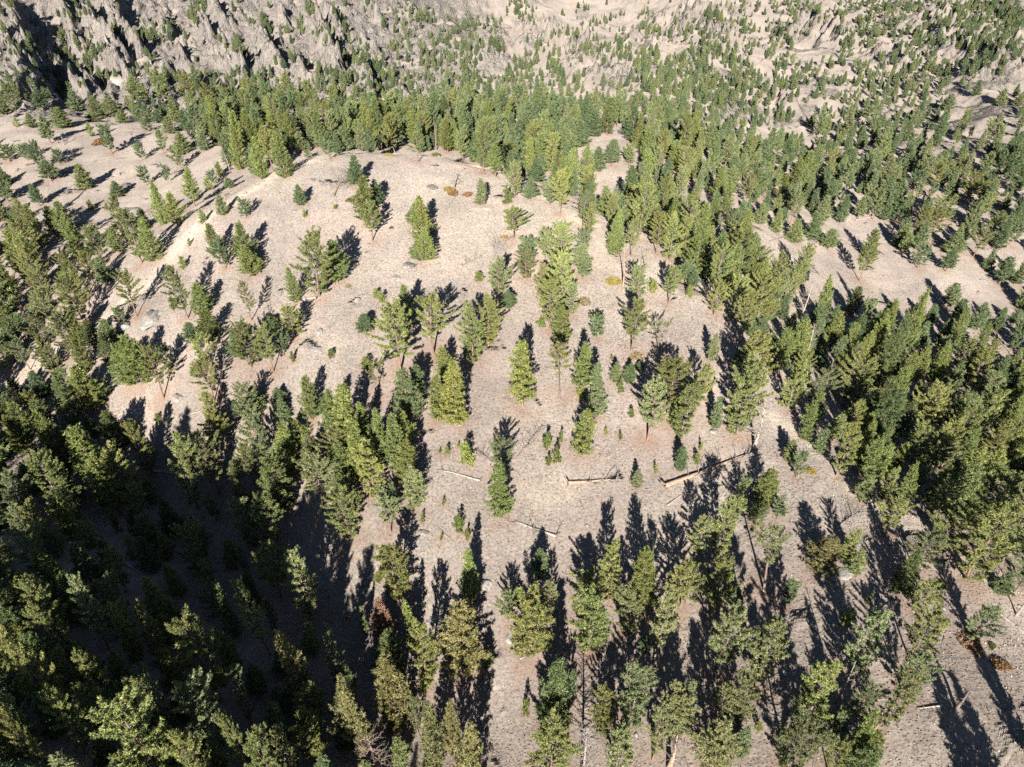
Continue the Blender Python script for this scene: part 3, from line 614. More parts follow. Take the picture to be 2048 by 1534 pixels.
# ------------------------------------------------------------------ ground
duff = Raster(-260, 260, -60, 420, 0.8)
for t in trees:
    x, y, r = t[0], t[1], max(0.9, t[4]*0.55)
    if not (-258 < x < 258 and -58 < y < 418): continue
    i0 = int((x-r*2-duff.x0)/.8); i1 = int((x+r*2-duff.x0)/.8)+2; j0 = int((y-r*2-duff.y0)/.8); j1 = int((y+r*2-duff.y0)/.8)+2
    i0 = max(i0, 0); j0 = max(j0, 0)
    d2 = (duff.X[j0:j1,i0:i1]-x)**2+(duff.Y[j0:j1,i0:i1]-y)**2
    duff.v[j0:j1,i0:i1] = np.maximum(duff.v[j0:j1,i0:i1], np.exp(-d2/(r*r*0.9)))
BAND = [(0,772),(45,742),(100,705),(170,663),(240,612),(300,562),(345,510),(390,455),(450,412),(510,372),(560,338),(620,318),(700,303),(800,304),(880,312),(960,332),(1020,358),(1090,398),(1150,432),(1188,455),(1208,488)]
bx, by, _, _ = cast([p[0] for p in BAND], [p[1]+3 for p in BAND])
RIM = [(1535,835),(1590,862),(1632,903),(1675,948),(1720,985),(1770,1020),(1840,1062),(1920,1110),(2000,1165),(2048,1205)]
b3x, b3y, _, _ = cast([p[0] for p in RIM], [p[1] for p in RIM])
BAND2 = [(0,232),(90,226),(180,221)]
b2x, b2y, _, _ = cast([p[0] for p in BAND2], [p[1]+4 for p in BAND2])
def seg_dist(X, Y, px, py):
    d = np.full(X.shape, 1e9)
    for k in range(len(px)-1):
        ax, ay, cx, cy = px[k], py[k], px[k+1], py[k+1]
        L2 = (cx-ax)**2+(cy-ay)**2+1e-9
        t = np.clip(((X-ax)*(cx-ax)+(Y-ay)*(cy-ay))/L2, 0, 1)
        d = np.minimum(d, np.hypot(X-ax-t*(cx-ax), Y-ay-t*(cy-ay)))
    return d
NC = 740
rows = np.concatenate([np.linspace(-260, 24, 50)[:-1], np.arange(24, 215, 0.48), np.geomspace(215, 760, 400), np.geomspace(765, 2300, 90)])
cols = np.linspace(-1, 1, NC); cols = np.sign(cols)*np.abs(cols)**1.15
wid = np.where(rows < 24, 160.0, 42+0.86*np.maximum(rows, 0)); wid = np.where(rows < 24, 62+(24-rows)*1.0, wid)
Xg = cols[None]*wid[:,None]; Yg = np.repeat(rows[:,None], NC, 1)
Zg = height(Xg, Yg)
x, y, z = Xg.ravel(), Yg.ravel(), Zg.ravel()
dx = (np.gradient(Zg, axis=1)/np.gradient(Xg, axis=1)).ravel(); dy = np.gradient(Zg, axis=0)/np.gradient(Yg, axis=0); dy = dy.ravel()
steep = np.hypot(dx, dy)
cm_ = crag_mask(x, y); far = smooth(220, 420, y)
rock = smooth(0.55, 1.1, steep+0.35*fbm(x/9, y/9, 3))*(0.25+0.75*cm_)*far+cm_*smooth(-0.55, 0.25, fbm(x/24+7, y/24, 4)+0.15)*0.95+far*smooth(.0, .55, fbm(x/40+3, y/40+8, 4))*0.65
rock = rock+(1-far)*smooth(0.62, 0.95, fbm(x/9+2.7, y/9+6.1, 4))*0.35
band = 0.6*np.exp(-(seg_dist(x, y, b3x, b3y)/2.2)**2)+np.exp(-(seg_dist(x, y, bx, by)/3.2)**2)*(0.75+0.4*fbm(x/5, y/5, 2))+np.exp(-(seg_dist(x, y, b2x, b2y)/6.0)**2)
kn = smooth(0, 1, np.clip(1-np.hypot((x-30)/60.0, (y-142)/44.0), 0, 1)*1.6)
grass = np.clip(0.30+0.38*fbm(x/20+1.3, y/20, 4)+0.50*kn+0.5*band-far*0.05, 0, 1)
me = mesh_np('ground', np.stack([x, y, z], 1), (lambda I: np.stack([I[:-1,:-1], I[:-1,1:], I[1:,1:], I[1:,:-1]], -1).reshape(-1, 4))(np.arange(x.size).reshape(Xg.shape)), [], True)
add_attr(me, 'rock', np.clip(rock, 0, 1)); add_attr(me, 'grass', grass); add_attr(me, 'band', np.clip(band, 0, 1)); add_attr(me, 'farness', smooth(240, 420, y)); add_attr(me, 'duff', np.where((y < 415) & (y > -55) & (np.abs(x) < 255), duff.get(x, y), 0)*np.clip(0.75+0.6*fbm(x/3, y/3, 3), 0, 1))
N = Nodes('hillside')
A = lambda n: N.n('ShaderNodeAttribute', attribute_name=n).outputs['Fac']
geo = N.n('ShaderNodeNewGeometry'); P = geo.outputs['Position']
def noise(sc, det=4.0, rough=0.55, vec=None, dist=0.0): return N.n('ShaderNodeTexNoise', {'Vector': vec or P, 'Scale': sc, 'Detail': det, 'Roughness': rough, 'Distortion': dist}).outputs[0]
n_s = noise(2.6, 4, .65); n_m = noise(.55, 5, .6); n_l = noise(.06, 4, .55); n_t = noise(9.0, 3, .7)
soil = N.ramp(n_s, [(.30, (.150,.113,.092)), (.45, (.275,.220,.184)), (.60, (.352,.292,.248)), (.78, (.45,.395,.345))])
straw = N.ramp(n_s, [(.30, (.22,.168,.118)), (.46, (.37,.302,.225)), (.62, (.47,.40,.31)), (.8, (.54,.48,.39))])
gf = N.math('ADD', A('grass'), N.math('MULTIPLY_ADD', n_m, 0.9, -0.45)); gf = N.n('ShaderNodeClamp', {0: gf}).outputs[0]
col = N.mix(gf, soil, straw)
# pinkish gravel patches
gp = N.ramp(noise(.16, 5, .65), [(.48, g3(0)), (.60, g3(1))])
col = N.mix(N.math('MULTIPLY', gp, 0.55), col, N.ramp(n_s, [(.3, (.20,.15,.125)), (.55, (.36,.285,.24)), (.8, (.50,.42,.37))]))
# small tufts and pebbles as specks
vo = N.n('ShaderNodeTexVoronoi', {'Vector': P, 'Scale': 2.1, 'Randomness': 1.0}, feature='F1')
sp = N.ramp(vo.outputs['Distance'], [(.16, g3(1)), (.34, g3(0))])
vr = N.n('ShaderNodeSeparateColor', {0: vo.outputs['Color']})
col = N.mix(N.math('MULTIPLY', sp, N.math('MULTIPLY', N.math('MULTIPLY', vr.outputs[0], N.ramp(noise(.5, 3, .6), [(.40, g3(.1)), (.62, g3(1))])), 0.55)), col, (.13,.10,.065))
sp2 = N.math('MULTIPLY', N.ramp(N.n('ShaderNodeTexVoronoi', {'Vector': P, 'Scale': 1.3}, feature='F1').outputs['Distance'], [(.10, g3(1)), (.2, g3(0))]), N.ramp(n_m, [(.5, g3(0)), (.62, g3(1))]))
col = N.mix(N.math('MULTIPLY', sp2, 0.6), col, (.52,.50,.45))
# grey-green sage and low herbs in loose patches; tiny dark bushes far off
sg = N.ramp(noise(.33, 6, .72), [(.50, g3(0)), (.64, g3(1))])
col = N.mix(N.math('MULTIPLY', sg, 0.42), col, N.ramp(n_s, [(.3, (.13,.125,.10)), (.6, (.27,.26,.22)), (.8, (.38,.36,.31))]))
pk = N.ramp(noise(.045, 5, .7), [(.46, g3(0)), (.62, g3(1))])
col = N.mix(N.math('MULTIPLY', pk, 0.30), col, (.35,.262,.215))
vb = N.n('ShaderNodeTexVoronoi', {'Vector': P, 'Scale': 0.13, 'Randomness': 1.0}, feature='F1')
vbr = N.n('ShaderNodeSeparateColor', {0: vb.outputs['Color']})
bsh = N.math('MULTIPLY', N.ramp(vb.outputs['Distance'], [(.10, g3(1)), (.27, g3(0))]), N.math('GREATER_THAN', vbr.outputs[0], 0.55))
col = N.mix(N.math('MULTIPLY', N.math('MULTIPLY', bsh, A('farness')), 0.75), col, (.095,.10,.062))
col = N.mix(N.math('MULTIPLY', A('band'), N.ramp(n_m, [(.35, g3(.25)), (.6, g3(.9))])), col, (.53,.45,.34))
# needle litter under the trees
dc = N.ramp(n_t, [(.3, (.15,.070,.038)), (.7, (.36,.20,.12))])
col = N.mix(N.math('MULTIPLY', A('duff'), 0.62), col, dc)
# bare rock with lichen
rk = N.ramp(noise(.9, 6, .7), [(.30, (.14,.12,.105)), (.44, (.27,.232,.198)), (.58, (.35,.308,.262)), (.75, (.46,.42,.365))])
rk = N.mix(N.math('MULTIPLY', N.ramp(noise(.22, 4, .6), [(.5, g3(0)), (.65, g3(1))]), 0.35), rk, (.33,.235,.185))
rf = N.n('ShaderNodeClamp', {0: N.math('MULTIPLY', A('rock'), 1.15)}).outputs[0]
col = N.mix(rf, col, rk)
hv = N.n('ShaderNodeHueSaturation', {'Color': col, 'Saturation': 0.90, 'Value': N.math('MULTIPLY_ADD', n_l, 0.62, 0.43)}).outputs[0]
# relief: hummocks between the bunchgrass, ripples where the turf creeps downhill, cracks in the rock
mpv = N.n('ShaderNodeMapping', {'Vector': P, 'Scale': (0.7, 1.9, 1.0)}).outputs[0]
rip = noise(0.85, 3, .5, mpv, 1.1)
hgt = N.math('ADD', N.math('MULTIPLY', n_s, 0.10), N.math('MULTIPLY', rip, 0.17))
hgt = N.math('ADD', hgt, N.math('MULTIPLY', sp, 0.10))
crk = N.n('ShaderNodeMapping', {'Vector': P, 'Rotation': (0, 0, math.radians(20)), 'Scale': (.62, .13, .3)}).outputs[0]
hgt = N.math('ADD', hgt, N.math('MULTIPLY', N.math('MULTIPLY', noise(1.0, 6, .70, crk, .4), rf), 6.0))
ve = N.n('ShaderNodeTexVoronoi', {'Vector': N.n('ShaderNodeMapping', {'Vector': P, 'Rotation': (0, 0, math.radians(20)), 'Scale': (.30, .085, .16)}).outputs[0], 'Scale': 1.0}, feature='DISTANCE_TO_EDGE')
hgt = N.math('ADD', hgt, N.math('MULTIPLY', N.math('MULTIPLY', N.math('MINIMUM', ve.outputs['Distance'], 0.22), rf), 9.0))
bmp = N.n('ShaderNodeBump', {'Height': hgt, 'Strength': 0.85, 'Distance': 1.0})
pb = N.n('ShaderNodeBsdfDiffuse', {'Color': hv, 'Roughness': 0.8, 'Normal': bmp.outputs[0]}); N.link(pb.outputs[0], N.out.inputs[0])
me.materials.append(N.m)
M_ground = N.m
z_min, z_max = z.min(), z.max()
o = link(bpy.data.objects.new('ground', me)); o['kind'] = 'structure'; o['label'] = 'dry grassy and gravelly mountain hillside rising to a bare rounded knoll'

# ------------------------------------------------------------------ trees: things
GN_NAME = {'p': 'ponderosa_pine', 'o': 'ponderosa_pine', 'g': 'ponderosa_pine', 'y': 'ponderosa_pine', 'c': 'conical_conifer', 'd': 'conical_conifer', 'b': 'conical_conifer', 'r': 'conical_conifer', 's': 'pine_sapling', 'Y': 'conical_conifer', 'G': 'conical_conifer'}
by_kind = {}
for t in trees: by_kind.setdefault(GN_NAME[t[5]], []).append(t)
LIMIT = {'ponderosa_pine': 300, 'conical_conifer': 300, 'pine_sapling': 150}
chosen, rest = [], []
for kn_, lst in by_kind.items():
    vis = sorted([t for t in lst if t[9] > 0 and -10 < t[6] < 2058 and -8 < t[7] < 1540], key=lambda t: -t[9])
    pick = vis[:LIMIT[kn_]]; ids = set(id(t) for t in pick)
    chosen += pick; rest += [t for t in lst if id(t) not in ids]
def pick_proto(t):
    g = LOOK[t[5]][0]; asp = t[4]/t[3]
    c = [p for p in PROTO if p[0] == g]
    if g == 'p' and t[3] < 6: c = [p for p in PROTO if p[0] in 'pc' and p[1] < 12]
    c.sort(key=lambda p: abs(p[2]/p[1]-asp)+rnd.random()*0.22)
    return c[0]
def place_tree(t):
    g, H, W, tm, cm = pick_proto(t)
    kn_ = GN_NAME[t[5]]
    o = link(bpy.data.objects.new(kn_, None)); o.empty_display_size = 0.5
    o.location = (t[0], t[1], t[2]-0.1); o.rotation_euler = (rnd.gauss(0, .035), rnd.gauss(0, .035), rnd.uniform(0, 6.283))
    sz = t[3]/H; sx = t[4]/W*rnd.uniform(.96, 1.06)
    o.scale = (sx, sx, sz)
    tr = link(bpy.data.objects.new('trunk', tm), o); cr = link(bpy.data.objects.new('crown', cm), o)
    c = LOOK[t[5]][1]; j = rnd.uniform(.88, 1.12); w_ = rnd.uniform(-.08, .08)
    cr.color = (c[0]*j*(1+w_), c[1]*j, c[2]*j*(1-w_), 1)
    return o
for t in chosen: t.append(place_tree(t))
print('tree things', len(chosen), 'rest', len(rest))
# everything past that: one forest
pts = np.array([(t[0], t[1], t[2]-0.1) for t in rest])
me = bpy.data.meshes.new('distant_forest'); me.vertices.add(len(pts)); me.vertices.foreach_set('co', pts.astype(np.float32).ravel())
va, sc_, ro = [], [], []
for t in rest:
    v = rnd.choice([1, 3, 5] if t[5] in 'cdbs' else [0, 2, 4, 1]); H, W, m = FARP[v]; va.append(v); sc_.append((t[4]/W, t[4]/W, t[3]/H)); ro.append(rnd.uniform(0, 6.28))
a = me.attributes.new('variant', 'INT', 'POINT'); a.data.foreach_set('value', va)
a = me.attributes.new('size', 'FLOAT_VECTOR', 'POINT'); a.data.foreach_set('vector', np.array(sc_, np.float32).ravel())
add_attr(me, 'turn', ro)
# six of the far trees are things of their own and lend their shape
lend = []
forest = link(bpy.data.objects.new('distant_forest', me)); forest['kind'] = 'stuff'
forest['label'] = 'countless small conifers covering the far slopes and filling the dense stands'
vis_rest = sorted([i for i, t in enumerate(rest) if t[9] > 0 and 30 < t[6] < 2000 and 20 < t[7] < 520], key=lambda i: -rest[i][9])
used = set()
for v in range(6):
    i = next(i for i in vis_rest if va[i] == v and i not in used); used.add(i); t = rest[i]
    o = link(bpy.data.objects.new('pine_tree', FARP[v][2])); o.location = (t[0], t[1], t[2]-0.1); o.scale = sc_[i]; o.rotation_euler = (0, 0, ro[i]); t.append(o); lend.append(o); chosen.append(t)
keep = [i for i in range(len(rest)) if i not in used]
me2 = bpy.data.meshes.new('distant_forest'); me2.vertices.add(len(keep)); me2.vertices.foreach_set('co', pts[keep].astype(np.float32).ravel())
a = me2.attributes.new('variant', 'INT', 'POINT'); a.data.foreach_set('value', [va[i] for i in keep])
a = me2.attributes.new('size', 'FLOAT_VECTOR', 'POINT'); a.data.foreach_set('vector', np.array([sc_[i] for i in keep], np.float32).ravel())
add_attr(me2, 'turn', [ro[i] for i in keep]); forest.data = me2; bpy.data.meshes.remove(me)
def scatter(obj, sources, extra_align=None):
    ng = bpy.data.node_groups.new('scatter', 'GeometryNodeTree')
    ng.interface.new_socket('Geometry', in_out='INPUT', socket_type='NodeSocketGeometry'); ng.interface.new_socket('Geometry', in_out='OUTPUT', socket_type='NodeSocketGeometry')
    gi = ng.nodes.new('NodeGroupInput'); go = ng.nodes.new('NodeGroupOutput')
    gti = ng.nodes.new('GeometryNodeGeometryToInstance')
    for s in reversed(sources):
        n = ng.nodes.new('GeometryNodeObjectInfo'); n.transform_space = 'ORIGINAL'; n.inputs['Object'].default_value = s; n.inputs['As Instance'].default_value = False
        g2 = ng.nodes.new('GeometryNodeGeometryToInstance'); ng.links.new(n.outputs['Geometry'], g2.inputs[0])
        if 'join' not in locals(): join = ng.nodes.new('GeometryNodeJoinGeometry')
        ng.links.new(g2.outputs[0], join.inputs[0])
    ng.nodes.remove(gti)
    m2p = ng.nodes.new('GeometryNodeMeshToPoints'); ng.links.new(gi.outputs[0], m2p.inputs[0])
    iop = ng.nodes.new('GeometryNodeInstanceOnPoints'); ng.links.new(m2p.outputs[0], iop.inputs['Points']); ng.links.new(join.outputs[0], iop.inputs['Instance'])
    iop.inputs['Pick Instance'].default_value = True
    def attr(nm, typ):
        n = ng.nodes.new('GeometryNodeInputNamedAttribute'); n.data_type = typ; n.inputs[0].default_value = nm; return n.outputs[0]
    ng.links.new(attr('variant', 'INT'), iop.inputs['Instance Index']); ng.links.new(attr('size', 'FLOAT_VECTOR'), iop.inputs['Scale'])
    cx = ng.nodes.new('ShaderNodeCombineXYZ'); ng.links.new(attr('turn', 'FLOAT'), cx.inputs[2]); ng.links.new(cx.outputs[0], iop.inputs['Rotation'])
    ng.links.new(iop.outputs[0], go.inputs[0])
    md = obj.modifiers.new('scatter', 'NODES'); md.node_group = ng
scatter(forest, lend)

# ------------------------------------------------------------------ labels of the trees: look, place, order from the left
MARKS = [("on the bright western crest meadow",60,215),("under the left crag",20,150),("on the upper left bench",70,290),("at the far left edge, bench level",15,350),("round the flat rusty bench shrub",200,275),
 ("beside the dark bench log",130,400),("behind the pale ridge band",330,330),("in the upper left tree line",250,190),("at the western end of the saddle forest",400,190),("in the saddle forest, left part",560,230),("below the saddle forest on the left",480,320),
 ("in the saddle forest, middle part",720,230),("behind the knoll crest",850,260),("in the saddle forest, right part",980,230),("right of the knoll crest",1040,330),("around the small far clearing",1220,270),("above the small far clearing",1200,190),
 ("at the knoll's upper right rim",1130,420),("on the knoll top, left side",600,390),("on the bare knoll top",720,380),("near the rusty mats on the knoll top",950,380),("by the two white logs",880,470),("on the knoll's left shoulder",490,480),
 ("by the ridge band, halfway down",390,480),("left of the ridge band",250,450),("in the left gully wood",100,480),("low in the left gully wood",60,620),("at the ridge band's left end",60,740),("near the grey lichen boulders",280,610),("above the arched dead log",620,520),("below the arched dead log",580,650),
 ("right of the lichen boulders",420,600),("on the shady left spur",280,740),("left of the lower ravine log",140,860),("around the branchy pale log",380,830),("above the ravine log",300,920),("in the dark ravine floor",330,1080),("at the left frame edge, ravine level",40,950),
 ("in the central left thicket top",640,800),("in the central thicket's heart",600,900),("at the central thicket's right edge",800,800),("at the foot of the central thicket",600,1050),("left of the central thicket",450,760),("on the thicket's lower left",470,960),
 ("in the middle of the open slope",780,660),("left of the yellow cone tree",890,770),("in the bright middle row",1050,720),("in the clump under the knoll",1120,540),("by the leaning bare snag",1260,570),("beside the tan juniper mats",1230,640),("in the pair right of centre",1180,740),
 ("by the centre fallen log",1180,920),("left of the centre fallen log",960,950),("beneath the sprawling broken log",930,1080),("right of the bright middle row",1300,720),("near the long orange log",1380,900),("round the white branchy snag",1500,830),("in the right slope wood, upper edge",1420,600),
 ("by the eastern clearing",1700,560),("left of the eastern clearing",1560,500),("right of the eastern clearing",1920,520),("above the eastern clearing",1720,430),("in the upper right wood",1450,400),("along the upper right slope",1560,300),("far up the right slope",1800,280),("high on the distant slope",1400,180),
 ("near the top right corner",1900,120),("among the upper right pines",1900,400),("in the east wood, upper part",1600,650),("in the east wood, middle part",1780,680),("in the east wood, right side",1960,700),("in the east wood, lower left part",1620,800),("in the east wood, lower part",1780,880),("at the east wood's right edge",1980,900),
 ("on the right brow of the hill",1680,980),("below the east wood",1830,1020),("at the right edge below the wood",2000,1080),("below the long orange log",1500,1000),("under the middle shadow row",1230,1120),("right of the shadow row",1400,1120),("by the curved silver deadfall",1650,1080),("left of the curved silver deadfall",1540,1100),
 ("above the brown shrub",1900,1200),("along the lower right open slope",1800,1230),("at the foot of the long shadows",1620,1280),("in the lower right stand",1700,1380),("at the lower right frame edge",1980,1420),("in the lower middle stand",1420,1260),("bottom right of the middle stand",1540,1450),("at the bottom, middle right",1380,1450),
 ("around the orange trunk",1170,1220),("near the grey leafless tree",1160,1440),("left of the orange trunk",1040,1200),("by the narrow pale rock strip",980,1280),("beside the rust dead tree",790,1180),("around the tall golden tree",900,1230),("above the rust dead tree",790,1110),("in the shade right of the ravine",780,1330),
 ("by the broken-topped snag at bottom",760,1450),("at the bottom, left of centre",560,1430),("on the ravine's right bank",600,1150),("in the shaded ravine bottom",430,1200),("in the lower left shade",350,1330),("at the bottom left corner",120,1430),("at the left edge in shade",60,1240),("in deep shade below the log",240,1220)]
ADJ = {'p': ('full-crowned green pine', 'full-crowned green pines'), 'o': ('sparse high-crowned pine', 'sparse high-crowned pines'), 'c': ('conical green conifer', 'conical green conifers'), 'g': ('grey-green pine', 'grey-green pines'),
 'G': ('conical grey-green conifer', 'conical grey-green conifers'), 'Y': ('bright conical yellow-green conifer', 'bright conical yellow-green conifers'),
 'y': ('yellow-green pine', 'yellow-green pines'), 'b': ('golden-brown conifer', 'golden-brown conifers'), 'd': ('dark green conifer', 'dark green conifers'), 's': ('small young pine', 'small young pines'), 'r': ('rusty dead-needled conifer', 'rusty dead-needled conifers')}
ORD = ['leftmost', 'second from left', 'third from left', 'fourth from left', 'fifth from left', 'sixth from left', 'seventh from left', 'eighth from left', 'ninth from left', 'tenth from left', 'eleventh from left', 'twelfth from left']
def is_thing(t): return len(t) > 11
clus = {}
for t in chosen:
    m = min(range(len(MARKS)), key=lambda i: (MARKS[i][1]-t[6])**2+1.3*(MARKS[i][2]-t[7])**2)
    clus.setdefault((m, t[5]), []).append(t)
GROUPS = {'ponderosa_pine': 'pines on the hillside', 'conical_conifer': 'conical conifers on the hillside', 'pine_sapling': 'young pines on the open slopes'}
for (m, k), lst in clus.items():
    tiers = [('', lst)]
    if len(lst) > 4:
        s = sorted(lst, key=lambda t: t[7]); h = len(s)//2; tiers = [('upper ', s[:h]), ('lower ', s[h:])]
        if len(lst) > 14: h = len(s)//3; tiers = [('upper ', s[:h]), ('middle ', s[h:2*h]), ('lower ', s[2*h:])]
    for nm, s in tiers:
        s = sorted(s, key=lambda t: t[6])
        for i, t in enumerate(s):
            if len(s) == 1: lab = ('the ' if nm else '')+nm+ADJ[k][0]+' '+MARKS[m][0]
            elif i == len(s)-1: lab = 'rightmost of the '+nm+ADJ[k][1]+' '+MARKS[m][0]
            else: lab = ORD[min(i, 11)]+' of the '+nm+ADJ[k][1]+' '+MARKS[m][0]
            if len(lab.split()) > 16: lab = lab.replace('bright ', '').replace('conical ', '').replace(' the ', ' ', 1)
            o = t[-1]; o['label'] = lab; o['category'] = 'sapling' if k == 's' else 'tree'
            o['group'] = GROUPS.get(GN_NAME[t[5]])

# ------------------------------------------------------------------ dead wood
def thing(name, label, cat, loc, group=None, rz=0.0):
    o = link(bpy.data.objects.new(name, None)); o.empty_display_size = .5; o.location = loc; o.rotation_euler = (0, 0, rz)
    o['label'] = label; o['category'] = cat
    if group: o['group'] = group
    return o
TONE = {'grey': (.66, .63, .60), 'pale': (.86, .81, .75), 'orange': (.82, .60, .46), 'dark': (.36, .32, .30), 'brown': (.58, .46, .38)}
def bare_branch(mb, r, p, d, L, rad, depth=0):
    pts = [p]; q = p.copy(); dd = d.copy(); n = 5
    for i in range(n):
        dd = (dd+Vector((r.uniform(-.28, .28), r.uniform(-.28, .28), r.uniform(-.2, .28)))).normalized(); q = q+dd*(L/n); pts.append(q.copy())
        if depth < 2 and i >= 1 and r.random() < 0.75:
            sd = (dd+Vector((r.uniform(-1, 1), r.uniform(-1, 1), r.uniform(-.5, .7)))*0.9).normalized()
            bare_branch(mb, r, q, sd, L*r.uniform(.3, .55), rad*0.5, depth+1)
    mb.add(*tube(pts, [rad*(1-i/(n+0.6)) for i in range(n+1)], 4 if depth else 5, False))
def snag(u, v, vt, label, tone='grey', nb=22, bl=2.0, rad=0.20, lean=(0, 0), top=None, seed=1, name='dead_snag'):
    r = random.Random(seed); x, y, z, D = at(u, v)
    h = float(top_height(x, y, z, vt)) if top is None else top
    h = min(max(h, 1.5), 17)
    t = thing(name, label, 'dead tree', (x, y, z-.1), 'dead standing trees')
    def ax(s): return Vector((lean[0]*h*s+.12*math.sin(4*s), lean[1]*h*s, h*s))
    mb = MB(); n = 9
    mb.add(*tube([ax(i/(n-1.0))-Vector((0, 0, .4 if i == 0 else 0)) for i in range(n)], [rad*(1.35 if i == 0 else 1)*(1-.86*i/(n-1.0)) for i in range(n)], 8))
    o = link(bpy.data.objects.new('trunk', mb.mesh('trunk', [M_dead])), t); o.color = (*TONE[tone], 1)
    mb = MB()
    for i in range(nb):
        s = r.uniform(.25, .98); a = r.uniform(0, 6.28)
        bare_branch(mb, r, ax(s), Vector((math.cos(a), math.sin(a), r.uniform(-.15, .5))).normalized(), bl*(1.15-.7*s)*r.uniform(.5, 1.1), max(.022, rad*.22))
    if nb:
        o = link(bpy.data.objects.new('bare_branches', mb.mesh('bare_branches', [M_dead])), t); o.color = (*[c*.9 for c in TONE['grey' if tone == 'orange' else tone]], 1)
    return t
def log(p0, p1, label, tone='grey', rad=0.2, nb=10, bl=1.4, root=True, seed=1, name='fallen_log', arch=0.0):
    r = random.Random(seed); n = 9
    us_ = np.linspace(p0[0], p1[0], n); vs_ = np.linspace(p0[1], p1[1], n)
    if arch: vs_ = vs_-arch*np.sin(np.linspace(0, math.pi, n))
    X, Y, Z, D = cast(us_[[0, -1]], vs_[[0, -1]])
    xs = np.linspace(X[0], X[1], n); ys = np.linspace(Y[0], Y[1], n)
    if arch: X2, Y2, _, _ = cast(us_, vs_); xs, ys = X2, Y2
    zs = hq(xs, ys)
    lin = np.linspace(zs[0], zs[-1], n); zs = np.maximum(zs, lin*0.5+zs*0.5)+rad*0.75
    o0 = Vector((xs[0], ys[0], zs[0])); P_ = [Vector((a, b, c))-o0 for a, b, c in zip(xs, ys, zs)]
    t = thing(name, label, 'fallen log' if name == 'fallen_log' else 'deadfall', o0, 'fallen dead trees')
    mb = MB(); mb.add(*tube(P_, [rad*(1-.72*i/(n-1)) for i in range(n)], 8))
    base = MB()
    o = link(bpy.data.objects.new('trunk', mb.mesh('trunk', [M_dead])), t); o.color = (*TONE[tone], 1)
    ax = (P_[-1]-P_[0]).normalized()
    if root:
        mb = MB()
        for i in range(11):
            a = i*.571+r.uniform(-.2, .2); s1 = ax.orthogonal().normalized(); s2 = ax.cross(s1)
            d = (s1*math.cos(a)+s2*math.sin(a)-ax*r.uniform(.1, .5)).normalized()
            mb.add(*tube([Vector((0, 0, 0)), d*rad*1.7, d*rad*r.uniform(2.5, 4.2)+Vector((0, 0, -.05))], [rad*.5, rad*.3, .03], 5))
        o = link(bpy.data.objects.new('root_plate', mb.mesh('root_plate', [M_dead])), t); o.color = (*TONE['brown'], 1)
    if nb:
        mb = MB()
        for i in range(nb):
            s = r.uniform(.2, .98)*(n-1); k = min(int(s), n-2); p = P_[k].lerp(P_[k+1], s-k)
            sd = ax.cross(Vector((0, 0, 1))).normalized()*r.choice((-1, 1)); d = (sd*r.uniform(.5, 1)+ax*r.uniform(.1, .9)+Vector((0, 0, r.uniform(0, .55)))).normalized()
            bare_branch(mb, r, p, d, bl*r.uniform(.5, 1.1), max(.03, rad*.24))
        o = link(bpy.data.objects.new('broken_branches', mb.mesh('broken_branches', [M_dead])), t); o.color = (*TONE['grey' if tone != 'dark' else 'dark'], 1)
    return t
log((1137,967),(1234,962), 'straight brown log with upturned roots lying across the middle slope', 'orange', .30, 14, 1.6, seed=2)
log((1330,974),(1512,905), 'long orange-barked fallen trunk with bare upright branches, right of centre', 'orange', .42, 26, 2.8, seed=3)
log((960,962),(874,940), 'thin pale log lying left of the narrow tall double pine', 'pale', .17, 8, .9, seed=4)
log((1112,1074),(1030,1044), 'grey broken trunk with sprawling branches below the narrow double pine', 'pale', .24, 12, 2.2, seed=5)
log((1108,1076),(1126,1042), 'short dark branch standing off the end of the sprawling broken trunk', 'dark', .12, 4, .8, False, seed=6)
log((1036,915),(1085,849), 'brown branchy treetop lying uphill beside the long pine shadow', 'brown', .18, 22, 1.9, False, seed=7, name='fallen_treetop')
log((985,925),(955,900), 'small dark branchy deadfall touching the left side of the double pine', 'dark', .13, 12, 1.5, False, seed=8, name='fallen_treetop')
log((633,597),(561,612), 'arched pale log curving left from the foot of a tall pine', 'pale', .22, 9, 1.0, seed=9, arch=3)
log((362,836),(414,818), 'pale log with many side branches on the left spur', 'pale', .20, 20, 1.8, seed=10)
log((308,944),(374,951), 'pale straight log lying across the slope above the ravine shadow', 'pale', .22, 7, .9, seed=11)
log((222,1110),(286,1150), 'grey log running down into the dark ravine', 'pale', .32, 8, 1.4, seed=12)
log((0,1070),(122,1028), 'long thin dark log in the ravine at the left edge', 'brown', .20, 6, .8, False, seed=13)
log((137,1124),(219,1109), 'thin dark log lying above the grey ravine log', 'brown', .16, 6, .8, False, seed=14)
log((981,420),(936,420), 'upper of two bleached logs on the knoll top', 'pale', .17, 3, .7, False, seed=15)
log((889,473),(931,462), 'lower of two bleached logs, right of the tall knoll pine', 'pale', .20, 3, .7, False, seed=16)
log((800,396),(852,386), 'faint thin log between the two tall knoll pines', 'pale', .11, 3, .6, False, seed=17)
log((1710,441),(1756,432), 'thin white log lying in the eastern clearing', 'pale', .24, 0, 1, False, seed=18)
log((1539,483),(1584,468), 'thin pale log in the clearing left of the eastern one', 'pale', .16, 4, .8, False, seed=19)
log((1334,1012),(1367,988), 'slim pale log below the long orange trunk', 'pale', .15, 4, .8, False, seed=20)
log((839,594),(886,582), 'pale thin log with its shadow behind the spreading middle pine', 'pale', .18, 4, .8, False, seed=21)
log((1169,614),(1224,617), 'thin grey branchy stem lying right of the tan mats', 'grey', .10, 12, 1.3, False, seed=22)
log((765,613),(783,590), 'short brown stick lying beside two tiny pines', 'brown', .09, 0, 1, False, seed=23)
